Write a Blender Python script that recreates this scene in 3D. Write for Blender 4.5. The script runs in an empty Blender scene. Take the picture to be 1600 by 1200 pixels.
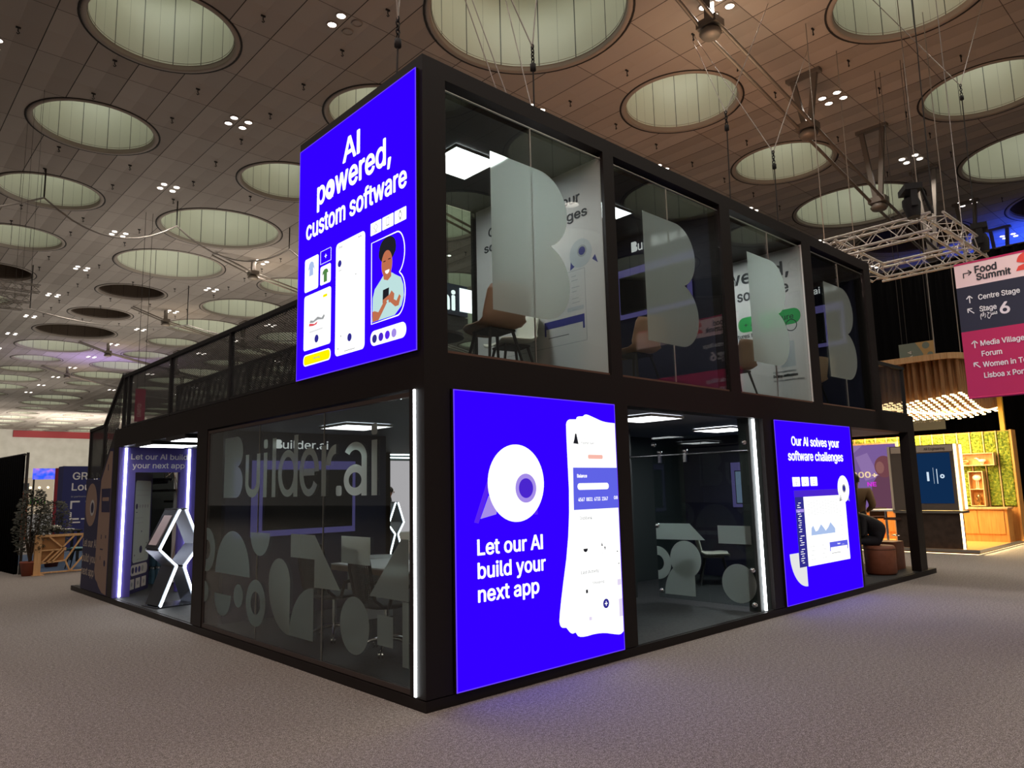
import bpy, math, random
from mathutils import Vector, Matrix
from mathutils.geometry import tessellate_polygon
random.seed(7)
PI = math.pi
SC = bpy.context.scene
COL = SC.collection

# ------------------------------------------------------------------ camera, world, light, exposure
CX, CY, CZ = -3.3092, -4.551, 1.6
YAW, PITCH, ROLL, FPX = PI/4 + 0.0358, 0.1427, -0.0234, 1141.9
fw = Vector((math.cos(YAW)*math.cos(PITCH), math.sin(YAW)*math.cos(PITCH), math.sin(PITCH)))
rt0 = Vector((math.sin(YAW), -math.cos(YAW), 0)); up0 = rt0.cross(fw)
rt = math.cos(ROLL)*rt0 + math.sin(ROLL)*up0
upv = -math.sin(ROLL)*rt0 + math.cos(ROLL)*up0
cd = bpy.data.cameras.new('camera'); cam = bpy.data.objects.new('camera', cd); COL.objects.link(cam)
cd.sensor_fit = 'HORIZONTAL'; cd.sensor_width = 36; cd.lens = 36*FPX/1600; cd.clip_end = 400; cd.clip_start = .05
m = Matrix((rt, upv, -fw)).transposed().to_4x4(); m.translation = (CX, CY, CZ); cam.matrix_world = m
SC.camera = cam
SC.view_settings.view_transform = 'Standard'; SC.view_settings.look = 'None'
SC.view_settings.exposure = 0.0; SC.view_settings.gamma = 1.0; SC.view_settings.use_curve_mapping = False
w = bpy.data.worlds.new('hall_air'); SC.world = w; w.use_nodes = True
w.node_tree.nodes['Background'].inputs[0].default_value = (1.0, .86, .74, 1)
w.node_tree.nodes['Background'].inputs[1].default_value = .10
cy = SC.cycles
cy.max_bounces = 10; cy.diffuse_bounces = 3; cy.glossy_bounces = 4; cy.transmission_bounces = 6; cy.transparent_max_bounces = 24
cy.caustics_reflective = False; cy.caustics_refractive = False; cy.sample_clamp_indirect = 3.0; cy.use_light_tree = True

S = 7.24                                  # ceiling module
HX, HY = 2.55, 1.25                       # centre of skylight (0,0)
DX, DY = HX + S/2, HY + S/2               # centre of the first downlight group
HC = 14.5                                 # ceiling height

def area(name, loc, size, power, color, direction=(0, 0, -1), spread=PI, sy=None):
    l = bpy.data.lights.new(name, 'AREA'); l.energy = power; l.color = color; l.spread = spread
    l.shape = 'RECTANGLE' if sy else 'DISK'; l.size = size
    if sy: l.size_y = sy
    o = bpy.data.objects.new(name, l); COL.objects.link(o); o.location = loc
    o.rotation_euler = Vector(direction).to_track_quat('-Z', 'Y').to_euler()
    return o
def spot(name, loc, power, color, direction, angle, blend=.6, r=.1):
    l = bpy.data.lights.new(name, 'SPOT'); l.energy = power; l.color = color; l.spot_size = angle; l.spot_blend = blend; l.shadow_soft_size = r
    o = bpy.data.objects.new(name, l); COL.objects.link(o); o.location = loc
    o.rotation_euler = Vector(direction).to_track_quat('-Z', 'Y').to_euler()
    return o
# the hall's own lamps: a light at every group of downlights near the stand
for a in range(-2, 4):
    for b in range(-3, 6):
        area('downlight_beam', (DX+S*a, DY+S*b, HC-.06), .7, 105, (1.0, .90, .80), spread=2.4)
# uplights on the roof steelwork, and the washes that colour the ceiling
for k in range(6):
    yk = DY + 2*S*k
    area('steelwork_uplight', (14, yk, 12.2), 3, 30 if k else 25, (1.0, .78, .52), (0, 0, 1))
area('warm_ceiling_wash', (15, 5, 6.5), 3, 210, (1.0, .52, .30), (.05, .05, 1))
area('blue_stage_wash', (44, 3, 9.0), 5, 1000, (.02, .08, 1.0), (.1, .0, 1), spread=2.0)
area('violet_hall_wash', (14, 70, 9), 3, 260, (.45, .3, 1.0), (0, 0, 1), spread=2.2)
for yy in (34, 52, 70, 90, 115): area('hall_fill', (12, yy, 5), 8, 520, (1.0, .94, .86), (.0, .1, 1))  # added uplights without fixtures, brightening the far ceiling
area('far_hall_fill', (24, 125, 4), 16, 7000, (1.0, .94, .84), (0, .9, .6))  # added light that brightens the back wall and the ceiling near it
area('banner_fill', (4.5, -6.5, 9), 1.0, 45, (1.0, .92, .86), (.5, .55, -.75), spread=.9)  # added fill aimed at the hanging banner, no fixture there
area('near_floor_wash', (-9, -6, 10), 4, 500, (1.0, .62, .52), (.3, .25, -1))

# ------------------------------------------------------------------ materials
MATS = {}
def mat(name, color, rough=.6, metal=0., spec=.5, **k):
    if name in MATS: return MATS[name]
    x = bpy.data.materials.new(name); x.use_nodes = True
    p = x.node_tree.nodes['Principled BSDF']
    p.inputs['Base Color'].default_value = (*color, 1); p.inputs['Roughness'].default_value = rough
    p.inputs['Metallic'].default_value = metal; p.inputs['Specular IOR Level'].default_value = spec
    for kk, v in k.items(): p.inputs[kk.replace('_', ' ')].default_value = v
    MATS[name] = x; return x
def emis(name, color, strength, sample=True):
    if name in MATS: return MATS[name]
    x = bpy.data.materials.new(name); x.use_nodes = True; n = x.node_tree
    n.nodes.remove(n.nodes['Principled BSDF']); e = n.nodes.new('ShaderNodeEmission')
    e.inputs[0].default_value = (*color, 1); e.inputs[1].default_value = strength
    n.links.new(e.outputs[0], n.nodes['Material Output'].inputs[0])
    if not sample: x.cycles.emission_sampling = 'NONE'
    MATS[name] = x; return x
class NT:
    def __init__(s, x): s.t = x.node_tree; s.p = s.t.nodes.get('Principled BSDF')
    def n(s, typ, **k):
        q = s.t.nodes.new('ShaderNode'+typ)
        for a, b in k.items(): setattr(q, a, b)
        return q
    def l(s, a, b): s.t.links.new(a, b)
    def math(s, op, a, b=None, c=None):
        q = s.n('Math', operation=op)
        for i, v in enumerate((a, b, c)):
            if v is None: continue
            if isinstance(v, (int, float)): q.inputs[i].default_value = v
            else: s.l(v, q.inputs[i])
        return q.outputs[0]
    def mix(s, f, a, b):
        q = s.n('Mix', data_type='RGBA')
        for i, v in ((0, f), (6, a), (7, b)):
            if isinstance(v, (int, float)): q.inputs[i].default_value = v
            elif isinstance(v, tuple): q.inputs[i].default_value = (*v, 1)
            else: s.l(v, q.inputs[i])
        return q.outputs[2]
    def noise(s, scale, detail=2, vec=None):
        q = s.n('TexNoise'); q.inputs['Scale'].default_value = scale; q.inputs['Detail'].default_value = detail
        if vec: s.l(vec, q.inputs['Vector'])
        return q.outputs['Fac']
    def ramp(s, f, *stops):
        q = s.n('ValToRGB'); e = q.color_ramp.elements
        while len(e) < len(stops): e.new(.5)
        for i, (pp, c) in enumerate(stops): e[i].position = pp; e[i].color = (*c, 1)
        s.l(f, q.inputs[0]); return q.outputs[0]
    def pos(s): return s.n('NewGeometry').outputs['Position']
    def obj(s): return s.n('TexCoord').outputs['Object']
    def xyz(s, v):
        q = s.n('SeparateXYZ'); s.l(v, q.inputs[0]); return q.outputs
    def bump(s, h, strength, dist):
        q = s.n('Bump'); q.inputs['Strength'].default_value = strength; q.inputs['Distance'].default_value = dist
        s.l(h, q.inputs['Height']); s.l(q.outputs[0], s.p.inputs['Normal'])
def speckle(name, c0, c1, scale, rough=.8, detail=2, bump=0):
    if name in MATS: return MATS[name]
    x = mat(name, c0, rough); t = NT(x); f = t.noise(scale, detail, t.pos())
    t.l(t.ramp(f, (.32, c0), (.68, c1)), t.p.inputs['Base Color'])
    if bump: t.bump(f, bump, .01)
    return x
def wood(name, c0, c1, rough=.5):
    if name in MATS: return MATS[name]
    x = mat(name, c0, rough); t = NT(x); o = t.obj()
    q = t.n('Mapping'); q.inputs['Scale'].default_value = (14, 14, 1.2); t.l(o, q.inputs[0])
    f = t.noise(2.2, 5, q.outputs[0]); t.l(t.ramp(f, (.3, c0), (.7, c1)), t.p.inputs['Base Color']); return x

def hall_carpet():
    x = mat('hall_carpet', (.12, .1, .09), .95, spec=.1); t = NT(x); p = t.pos()
    a = t.noise(135, 4, p); b = t.noise(.5, 3, p); c = t.noise(38, 2, p)
    f = t.math('ADD', t.math('MULTIPLY', a, .75), t.math('MULTIPLY', c, .25))
    col = t.ramp(f, (.38, (.095, .083, .075)), (.5, (.235, .208, .188)), (.62, (.50, .46, .43)))
    col2 = t.mix(t.math('MULTIPLY', b, .35), col, (.17, .15, .135))
    t.l(col2, t.p.inputs['Base Color']); t.bump(a, .3, .008); return x
def ceiling_mat():
    x = mat('ceiling_panels', (.5, .42, .36), .75, spec=.25); t = NT(x); X, Y, Z = t.xyz(t.pos())
    u = t.math('DIVIDE', t.math('SUBTRACT', X, .09), S/6); fu = t.math('FRACT', u)
    v = t.math('DIVIDE', t.math('SUBTRACT', Y, 16.5), S/3); fv = t.math('FRACT', v)
    seam = t.math('LESS_THAN', fu, .022); seam2 = t.math('LESS_THAN', fv, .010)
    sh = t.math('ADD', t.math('MULTIPLY', fu, .0), t.math('ADD', t.math('FLOOR', u), t.math('MULTIPLY', t.math('FLOOR', v), 7.31)))
    wn = t.n('TexWhiteNoise', noise_dimensions='1D'); t.l(sh, wn.inputs['W'])
    base = t.mix(wn.outputs[0], (.36, .315, .275), (.42, .37, .325))
    c1 = t.mix(seam, base, (.035, .029, .025)); c2 = t.mix(seam2, c1, (.12, .10, .09))
    t.l(c2, t.p.inputs['Base Color'])
    h = t.math('ADD', t.math('ABSOLUTE', t.math('SUBTRACT', fu, .5)), t.math('MULTIPLY', t.math('ABSOLUTE', t.math('SUBTRACT', fv, .5)), .9))
    t.bump(h, .8, .22); return x
def shaft_mat(name, c, dark):
    x = mat(name, c, .38, spec=.6); t = NT(x); X, Y, Z = t.xyz(t.obj())
    a = t.math('ARCTAN2', Y, X); f = t.math('MULTIPLY', t.math('ADD', a, PI), 28/(2*PI))
    fr = t.math('FRACT', f); par = t.math('MODULO', t.math('FLOOR', f), 2)
    th = t.math('ADD', .012, t.math('MULTIPLY', par, .05))
    seam = t.math('LESS_THAN', fr, th)
    t.l(t.mix(seam, c, dark), t.p.inputs['Base Color']); return x
def glass(name, tint=(.80, .86, .84), ior=1.5, extra=.0):
    x = bpy.data.materials.new(name); x.use_nodes = True; t = NT(x); t.t.nodes.remove(t.p)
    tr = t.n('BsdfTransparent'); tr.inputs[0].default_value = (*tint, 1)
    gl = t.n('BsdfGlossy'); gl.inputs['Roughness'].default_value = .0; gl.inputs[0].default_value = (1, 1, 1, 1)
    lw = t.n('LayerWeight'); f0 = ((ior-1)/(ior+1))**2 + extra
    sch = t.math('ADD', f0, t.math('MULTIPLY', 1-f0, t.math('POWER', lw.outputs['Facing'], 5.0)))
    mx = t.n('MixShader'); t.l(sch, mx.inputs[0]); t.l(tr.outputs[0], mx.inputs[1]); t.l(gl.outputs[0], mx.inputs[2])
    t.l(mx.outputs[0], t.t.nodes['Material Output'].inputs[0]); MATS[name] = x; return x
def frosted(name, color, body=.5):
    x = bpy.data.materials.new(name); x.use_nodes = True; t = NT(x); t.t.nodes.remove(t.p)
    d = t.n('BsdfDiffuse'); d.inputs[0].default_value = (*color, 1)
    tl = t.n('BsdfTranslucent'); tl.inputs[0].default_value = (*color, 1)
    rf = t.n('BsdfRefraction'); rf.inputs[0].default_value = (*[min(1, c*1.15) for c in color], 1)
    rf.inputs['Roughness'].default_value = .30; rf.inputs['IOR'].default_value = 1.12
    m1 = t.n('MixShader'); m1.inputs[0].default_value = .78; t.l(d.outputs[0], m1.inputs[1]); t.l(tl.outputs[0], m1.inputs[2])
    m2 = t.n('MixShader'); m2.inputs[0].default_value = body; t.l(rf.outputs[0], m2.inputs[1]); t.l(m1.outputs[0], m2.inputs[2])
    t.l(m2.outputs[0], t.t.nodes['Material Output'].inputs[0]); MATS[name] = x; return x

M_CARPET = hall_carpet(); M_CEIL = ceiling_mat()
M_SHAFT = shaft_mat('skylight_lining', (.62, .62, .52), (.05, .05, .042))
M_SHAFTD = shaft_mat('skylight_lining_unlit', (.10, .072, .052), (.03, .02, .015))  # same lining in dark brown, the missing light put into its colour
M_RIM = mat('skylight_rim', (.34, .29, .245), .7); M_GAP = mat('shadow_gap', (.02, .016, .014), .8)
M_SKY = emis('skylight_glow', (.95, 1.0, .84), 3.4)
M_BLACK = mat('black_painted_steel', (.0125, .0095, .0090), .5, spec=.25)
M_BLK2 = mat('black_matt', (.012, .012, .013), .7)
M_FLOORB = speckle('dark_vinyl_floor', (.014, .016, .018), (.036, .040, .042), 40, .65)
M_INNER = mat('dark_teal_lining', (.028, .038, .038), .6)
M_NAVYW = mat('navy_wall', (.016, .016, .042), .55)
M_LOWC = mat('booth_ceiling', (.20, .22, .26), .6)
M_UPC = mat('upper_ceiling', (.016, .015, .016), .6)
M_GLASS = glass('clear_glass'); M_GLASSD = glass('smoked_glass', (.86, .90, .885), 1.5, .0); M_GLASSL = glass('tinted_glass', (.82, .87, .86), 1.42, .0)
M_FROST = frosted('frosted_vinyl', (.84, .93, .85), .55); M_FROST2 = frosted('frosted_vinyl_dim', (.66, .74, .69), .6)
M_LED = emis('led_strip', (.93, .97, 1.0), 9.0); M_LEDP = emis('led_panel', (.95, .98, 1.0), 24.0); M_LEDQ = emis('led_panel_dim', (.95, .98, 1.0), 7.0)
M_BLUE = emis('lightbox_blue', (.014, .0, 1.0), 2.4); M_BTRIM = emis('lightbox_edge', (.16, .06, 1.0), .9)
M_WHITE = emis('lightbox_white', (1, 1, .98), 1.25, False); M_NAVYE = emis('lightbox_navy', (.035, .03, .30), .9, False)
M_PUR1 = emis('lightbox_violet', (.10, .02, .85), 1.0, False); M_PUR2 = emis('lightbox_lilac', (.42, .30, .9), .9, False); M_PUR3 = emis('lightbox_indigo', (.07, .02, .62), 1.0, False)
M_CARD = emis('lightbox_card', (.13, .14, .88), .9, False); M_GREYE = emis('lightbox_grey', (.35, .36, .37), 1.0, False); M_LGREY = emis('lightbox_pale_grey', (.78, .79, .79), 1.0, False)
M_YEL = emis('lightbox_yellow', (1, .9, .0), 1.0, False); M_GRNE = emis('lightbox_green', (.09, .24, .07), 1.0, False); M_PINKE = emis('lightbox_pink', (.95, .5, .42), 1.0, False)
M_DARKE = emis('lightbox_dark', (.015, .015, .02), 1.0, False); M_SKINE = emis('lightbox_skin', (.52, .16, .08), 1.0, False); M_TEEE = emis('lightbox_tee', (.52, .75, .74), 1.0, False); M_PALEB = emis('lightbox_pale_blue', (.42, .55, .85), 1.0, False)
M_PWHITE = mat('poster_white', (.80, .78, .75), .6); M_INK = mat('poster_ink', (.02, .025, .03), .6)
M_PNAVY = mat('poster_navy', (.045, .05, .28), .6); M_PGREY = mat('poster_grey', (.45, .47, .48), .6); M_PGREEN = mat('poster_green', (.03, .42, .10), .6); M_PPALE = mat('poster_pale', (.62, .66, .68), .6)
M_PLAIN = mat('white_lettering', (.85, .85, .83), .5); M_TAN = mat('tan_shell', (.64, .39, .27), .5); M_CREAM = mat('cream_shell', (.86, .84, .70), .5)
M_CHROME = mat('chrome', (.75, .75, .76), .15, 1.0); M_ALU = mat('aluminium', (.62, .60, .56), .35, 1.0); M_STEEL = mat('galvanised_steel', (.20, .175, .15), .5, .4)
M_MESHF = mat('office_mesh', (.03, .033, .035), .7); M_WTOP = mat('white_laminate', (.72, .74, .72), .4)
M_ORANGEW = wood('warm_ply', (.62, .27, .06), (.78, .38, .10)); M_PALEW = wood('pine', (.58, .33, .14), (.74, .48, .24)); M_TUBE = wood('cardboard_tube', (.30, .15, .055), (.40, .21, .085), .7)
M_WARM = emis('warm_bulb', (1.0, .74, .36), 5.0, False); M_WARMS = emis('warm_led_strip', (1.0, .78, .40), 7.0)
M_CURT = mat('black_drape', (.0022, .0022, .0025), 1.0, spec=.05)
M_CORD = mat('wire_rope', (.34, .31, .28), .5, .5); M_DKWIRE = mat('dark_cable', (.03, .026, .024), .7)

# ------------------------------------------------------------------ mesh helpers
class Pl:                                                   # a plane: u across, v up, n towards the viewer
    def __init__(s, o, U, V=(0, 0, 1)):
        s.o = Vector(o); s.U = Vector(U).normalized(); s.V = Vector(V).normalized(); s.N = s.U.cross(s.V)
    def __call__(s, u, v, n=0): return s.o + s.U*u + s.V*v + s.N*n
def PX(x): return Pl((x, 0, 0), (0, -1, 0))                 # faces -X, u = -y
def PY(y): return Pl((0, y, 0), (1, 0, 0))                  # faces -Y, u = x
class B:
    def __init__(s): s.v = []; s.f = []; s.mi = []; s.cur = 0; s.smooth = []
    def add(s, vs, fs, sm=False):
        o = len(s.v); s.v += [tuple(p) for p in vs]
        for f in fs: s.f.append(tuple(i+o for i in f)); s.mi.append(s.cur); s.smooth.append(sm)
        return s
    def box(s, x0, x1, y0, y1, z0, z1):
        return s.add([(x, y, z) for z in (z0, z1) for y in (y0, y1) for x in (x0, x1)],
                     [(0, 2, 3, 1), (4, 5, 7, 6), (0, 1, 5, 4), (1, 3, 7, 5), (3, 2, 6, 7), (2, 0, 4, 6)])
    def bar(s, p, q, a, b=None, upr=(0, 0, 1)):              # rectangular bar from p to q, a wide, b along upr
        b = b or a; p, q = Vector(p), Vector(q); d = (q-p).normalized(); u = Vector(upr)
        if abs(d.dot(u)) > .98: u = Vector((1, 0, 0))
        x = d.cross(u).normalized(); z = x.cross(d)
        vs = [c+x*i*a/2+z*j*b/2 for c in (p, q) for j in (-1, 1) for i in (-1, 1)]
        return s.add(vs, [(0, 2, 3, 1), (4, 5, 7, 6), (0, 1, 5, 4), (1, 3, 7, 5), (3, 2, 6, 7), (2, 0, 4, 6)])
    def tube(s, pts, r, n=8, cap=True, closed=False):
        pts = [Vector(p) for p in pts]; k = len(pts); rr = r if isinstance(r, (list, tuple)) else [r]*k
        ref = None; vs = []; fs = []
        for i, p in enumerate(pts):
            a = pts[i-1] if i or closed else p; b = pts[(i+1) % k] if i < k-1 or closed else p
            d = (b-a).normalized()
            if ref is None: ref = d.orthogonal().normalized()
            ref = (ref - d*ref.dot(d)).normalized(); e = d.cross(ref)
            vs += [p + (ref*math.cos(2*PI*j/n) + e*math.sin(2*PI*j/n))*rr[i] for j in range(n)]
        for i in range(k if closed else k-1):
            for j in range(n):
                a, b = i*n, ((i+1) % k)*n; fs.append((a+j, a+(j+1) % n, b+(j+1) % n, b+j))
        s.add(vs, fs, True)
        if cap and not closed:
            s.add(vs[:n], [tuple(range(n))[::-1]]); s.add(vs[-n:], [tuple(range(n))])
        return s
    def lathe(s, prof, c=(0, 0, 0), n=24, sm=True, cap=True):          # prof: (r, z)
        vs = [(c[0]+r*math.cos(2*PI*j/n), c[1]+r*math.sin(2*PI*j/n), c[2]+z) for r, z in prof for j in range(n)]
        fs = [(i*n+j, i*n+(j+1) % n, (i+1)*n+(j+1) % n, (i+1)*n+j) for i in range(len(prof)-1) for j in range(n)]
        s.add(vs, fs, sm)
        if not cap: return s
        if prof[0][0] > 1e-4: s.add(vs[:n], [tuple(range(n))[::-1]])
        if prof[-1][0] > 1e-4: s.add(vs[-n:], [tuple(range(n))])
        return s
    def ball(s, c, r, n=12, m_=8, rot=None):
        r = r if isinstance(r, (tuple, list)) else (r, r, r); vs = []; c = Vector(c)
        for i in range(m_+1):
            th = PI*i/m_
            for j in range(n):
                q = Vector((r[0]*math.sin(th)*math.cos(2*PI*j/n), r[1]*math.sin(th)*math.sin(2*PI*j/n), r[2]*math.cos(th)))
                vs.append(c + (rot @ q if rot else q))
        return s.add(vs, [(i*n+j, (i+1)*n+j, (i+1)*n+(j+1) % n, i*n+(j+1) % n) for i in range(m_) for j in range(n)], True)
    def prism(s, poly, P, n0, n1):
        k = len(poly); A = sum(poly[i-1][0]*poly[i][1]-poly[i][0]*poly[i-1][1] for i in range(k))
        if A < 0: poly = poly[::-1]
        tri = tessellate_polygon([[Vector((a, b, 0)) for a, b in poly]])
        vs = [P(a, b, n1) for a, b in poly] + [P(a, b, n0) for a, b in poly]; fs = []
        for t in tri:
            a, b, c = (poly[i] for i in t); ar = (b[0]-a[0])*(c[1]-a[1])-(c[0]-a[0])*(b[1]-a[1])
            t = tuple(t) if ar > 0 else tuple(t)[::-1]
            fs.append(t); fs.append(tuple(i+k for i in t[::-1]))
        fs += [(i, i+k, (i+1) % k+k, (i+1) % k) for i in range(k)]
        return s.add(vs, fs)
    def ring(s, c, ro, ri, P, n0, n1, a0=0, a1=2*PI, n=40):
        full = abs(a1-a0-2*PI) < 1e-6; k = n if full else n+1
        an = [a0+(a1-a0)*i/n for i in range(k)]
        R = lambda r, nn: [P(c[0]+r*math.cos(a), c[1]+r*math.sin(a), nn) for a in an]
        vs = R(ro, n1)+R(ri, n1)+R(ro, n0)+R(ri, n0); fs = []
        for i in range(n):
            j = (i+1) % k
            fs += [(i, j, k+j, k+i), (2*k+j, 2*k+i, 3*k+i, 3*k+j), (j, i, 2*k+i, 2*k+j), (k+i, k+j, 3*k+j, 3*k+i)]
        if not full: fs += [(0, k, 3*k, 2*k), (k-1, 3*k-1, 4*k-1, 2*k-1)]
        return s.add(vs, fs)
    def mesh(s, name, mats):
        me = bpy.data.meshes.new(name); me.from_pydata(s.v, [], s.f)
        for x in (mats if isinstance(mats, (list, tuple)) else [mats]): me.materials.append(x)
        me.polygons.foreach_set('material_index', s.mi); me.polygons.foreach_set('use_smooth', s.smooth); me.update(); return me
    def obj(s, name, mats, parent=None):
        o = bpy.data.objects.new(name, s.mesh(name, mats)); COL.objects.link(o)
        if parent: o.parent = parent; o.matrix_parent_inverse = parent.matrix_basis.inverted()
        return o
def tag(o, label, cat, group=None, kind=None):
    o['label'] = label; o['category'] = cat
    if group: o['group'] = group
    if kind: o['kind'] = kind
    return o
def thing(name, label, cat, loc=(0, 0, 0), rz=0, group=None):
    o = bpy.data.objects.new(name, None); COL.objects.link(o); o.empty_display_size = .2
    o.location = loc; o.rotation_euler = (0, 0, rz); return tag(o, label, cat, group)
def lpart(b, name, mats, root):                              # a part modelled in its thing's own space
    o = bpy.data.objects.new(name, b.mesh(name, mats)); COL.objects.link(o); o.parent = root; return o
def struct(b, name, mats):
    o = b.obj(name, mats); o['kind'] = 'structure'; return o
def dup(root, loc, rz=None, label=None):
    r = root.copy(); COL.objects.link(r); r.location = loc
    if rz is not None: r.rotation_euler = (0, 0, rz)
    if label: r['label'] = label
    for ch in list(root.children):
        c = ch.copy(); COL.objects.link(c); c.parent = r
        for g in ch.children:
            d = g.copy(); COL.objects.link(d); d.parent = c
    return r
def recolor(root, names, m_):
    for ch in root.children:
        if ch.name.split('.')[0] in names:
            ch.data = ch.data.copy(); ch.data.materials.clear(); ch.data.materials.append(m_)
def rect(u0, v0, u1, v1): return [(u0, v0), (u1, v0), (u1, v1), (u0, v1)]
def rrect(u0, v0, u1, v1, r, n=5):
    o = []
    for cx, cy_, a in ((u1-r, v0+r, -PI/2), (u1-r, v1-r, 0), (u0+r, v1-r, PI/2), (u0+r, v0+r, PI)):
        o += [(cx+r*math.cos(a+PI/2*i/n), cy_+r*math.sin(a+PI/2*i/n)) for i in range(n+1)]
    return o
def arc(c, r, a0, a1, n=24, ry=None):
    ry = ry or r
    return [(c[0]+r*math.cos(a0+(a1-a0)*i/n), c[1]+ry*math.sin(a0+(a1-a0)*i/n)) for i in range(n+1)]
def chaikin(p, it=2):                                       # rounds an open chain, keeping its ends
    for _ in range(it):
        o = [p[0]]
        for a, b in zip(p, p[1:]): o += [(a[0]*.75+b[0]*.25, a[1]*.75+b[1]*.25), (a[0]*.25+b[0]*.75, a[1]*.25+b[1]*.75)]
        p = o + [p[-1]]
    return p
def circ(c, r, n=36, ry=None): return arc(c, r, 0, 2*PI*(n-1)/n, n-1, ry)
def bshape(u, v0, h=1.44, r=.37, w=.99):                            # the letter-B outline: straight back, two bowls
    t = v0+h; k = u+w-r; c1 = t-r; c2 = v0+r; d = math.acos(min(1, (c1-c2)/2/r))
    return [(u, v0)] + arc((k, c2), r, -PI/2, PI/2-d, 20) + arc((k-.01, c1), r, -PI/2+d, PI/2, 20) + [(u, t)]
def film(parent, name, P, polys, m_, n=.002):                 # adhesive film: one layer on the glass
    b = B()
    for p in polys:
        for t in tessellate_polygon([[Vector((a, c, 0)) for a, c in p]]): b.add([P(*p[i], n) for i in t], [(0, 1, 2)])
    return b.obj(name, m_, parent)
def ringpoly(c, ro, ri, a0=0, a1=2*PI, n=40): return arc(c, ro, a0, a1, n) + arc(c, ri, a1, a0, n)
def flat(parent, name, P, polys, m_, n0=.0, n1=.002):
    b = B()
    for p in polys: b.prism(p, P, n0, n1)
    return b.obj(name, m_, parent)
_tc = {}
FONT = None
try:                                                        # Blender's own interface font where present, else its built-in one
    import os
    FONT = bpy.data.fonts.load(os.path.join(bpy.utils.system_resource('DATAFILES'), 'fonts', 'Inter.woff2'))
except Exception: FONT = None
def text_geo(s, bold):
    key = (s, bold)
    if key not in _tc and FONT and 'AI' in s:               # the interface font's capital I has bars: draw a plain one
        a, c = s.split('AI'); vs, fs = text_geo(a+'A', bold); vs = list(vs); fs = list(fs)
        e = max(p[1] for p in text_geo('H', bold)[0]); x0 = max(p[0] for p in vs)+.105*e; x1 = x0+.145*e
        def put(v2, f2): k = len(vs); vs.extend(v2); fs.extend(tuple(i+k for i in f) for f in f2)
        q = B().box(x0, x1, 0, e, -.5, .5); put(q.v, q.f)
        if c.strip():
            v2, f2 = text_geo(c.strip(), bold); m0 = min(p[0] for p in v2); put([(p[0]-m0+x1+.60*e, p[1], p[2]) for p in v2], f2)
        _tc[key] = (vs, fs)
    if key not in _tc:
        cu = bpy.data.curves.new('lettering', 'FONT'); cu.body = s; cu.offset = bold; cu.resolution_u = 4; cu.extrude = .5
        if FONT and all(ord(c) < 256 for c in s): cu.font = FONT
        o = bpy.data.objects.new('lettering', cu); COL.objects.link(o)
        me = bpy.data.meshes.new_from_object(o.evaluated_get(bpy.context.evaluated_depsgraph_get()))
        _tc[key] = ([tuple(v.co) for v in me.vertices], [tuple(p.vertices) for p in me.polygons])
        bpy.data.objects.remove(o); bpy.data.curves.remove(cu); bpy.data.meshes.remove(me)
    return _tc[key]
HCAP = None
def text(parent, s, P, u, v, cap, m_, width=None, bold=.018, n0=.001, n1=.005, align='l', name='lettering', b=None):
    global HCAP
    if HCAP is None:
        vs, _ = text_geo('H', 0.0); HCAP = max(p[1] for p in vs)
    vs, fs = text_geo(s, bold if n0 is None else 0.0); x0 = min(p[0] for p in vs); x1 = max(p[0] for p in vs)
    sy = cap/HCAP; sx = width/(x1-x0) if width else sy
    W = (x1-x0)*sx; u0 = u - (0 if align == 'l' else W/2 if align == 'c' else W)
    own = b is None; b = b or B()
    if n0 is None:                                           # film lettering: front faces only
        keep = [f for f in fs if all(vs[i][2] > .4 for i in f)]
        b.add([P(u0+(x-x0)*sx, v+y*sy, n1) for x, y, z in vs], keep); return b
    r = bold*cap*1.45 if bold else 0                         # strokes thickened evenly all round
    offs = [(r*math.cos(PI*k/4), r*math.sin(PI*k/4)) for k in range(8)] if r else [(0, 0)]
    if r: sx *= (W-2*r)/W; u0 += r
    for i, (ox, oy) in enumerate(offs):
        b.add([P(u0+(x-x0)*sx+ox, v+y*sy+oy, n0+(z+.5)*(n1-n0)-i*1e-5) for x, y, z in vs], fs)
    return b.obj(name, m_, parent) if own else b
# ------------------------------------------------------------------ hall: floor, ceiling, walls
struct(B().box(-45, 85, -30, 156, -.2, 0), 'floor', M_CARPET)
def seen(x, y, z, mg=.12):
    d = Vector((x, y, z)) - Vector((CX, CY, CZ)); zz = d.dot(fw)
    if zz < 1: return False
    return abs(d.dot(rt)/zz) < 800/FPX+mg and abs(d.dot(upv)/zz) < 600/FPX+mg
def big(i, j):
    if i == 0: return False
    k = ((i-2)//2) % 2; q = (j % 4) in (2, 3)
    return q if k == 0 else not q
DARK = {(1, 6), (1, 7), (0, 6), (1, 8)}
wells = {}
for i in range(-1, 11):
    for j in range(-3, 22):
        x, y, r = HX+S*i, HY+S*j, (2.84 if big(i, j) else 2.02)
        mg = .12 if y < 30 else .03
        if seen(x, y, HC, mg) or any(seen(x+r*math.cos(a), y+r*math.sin(a), HC, 0) for a in (0, 1.57, 3.14, 4.71)) or (0 <= i <= 5 and -3 <= j < 0):
            wells[i, j] = r
cb = B()
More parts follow.
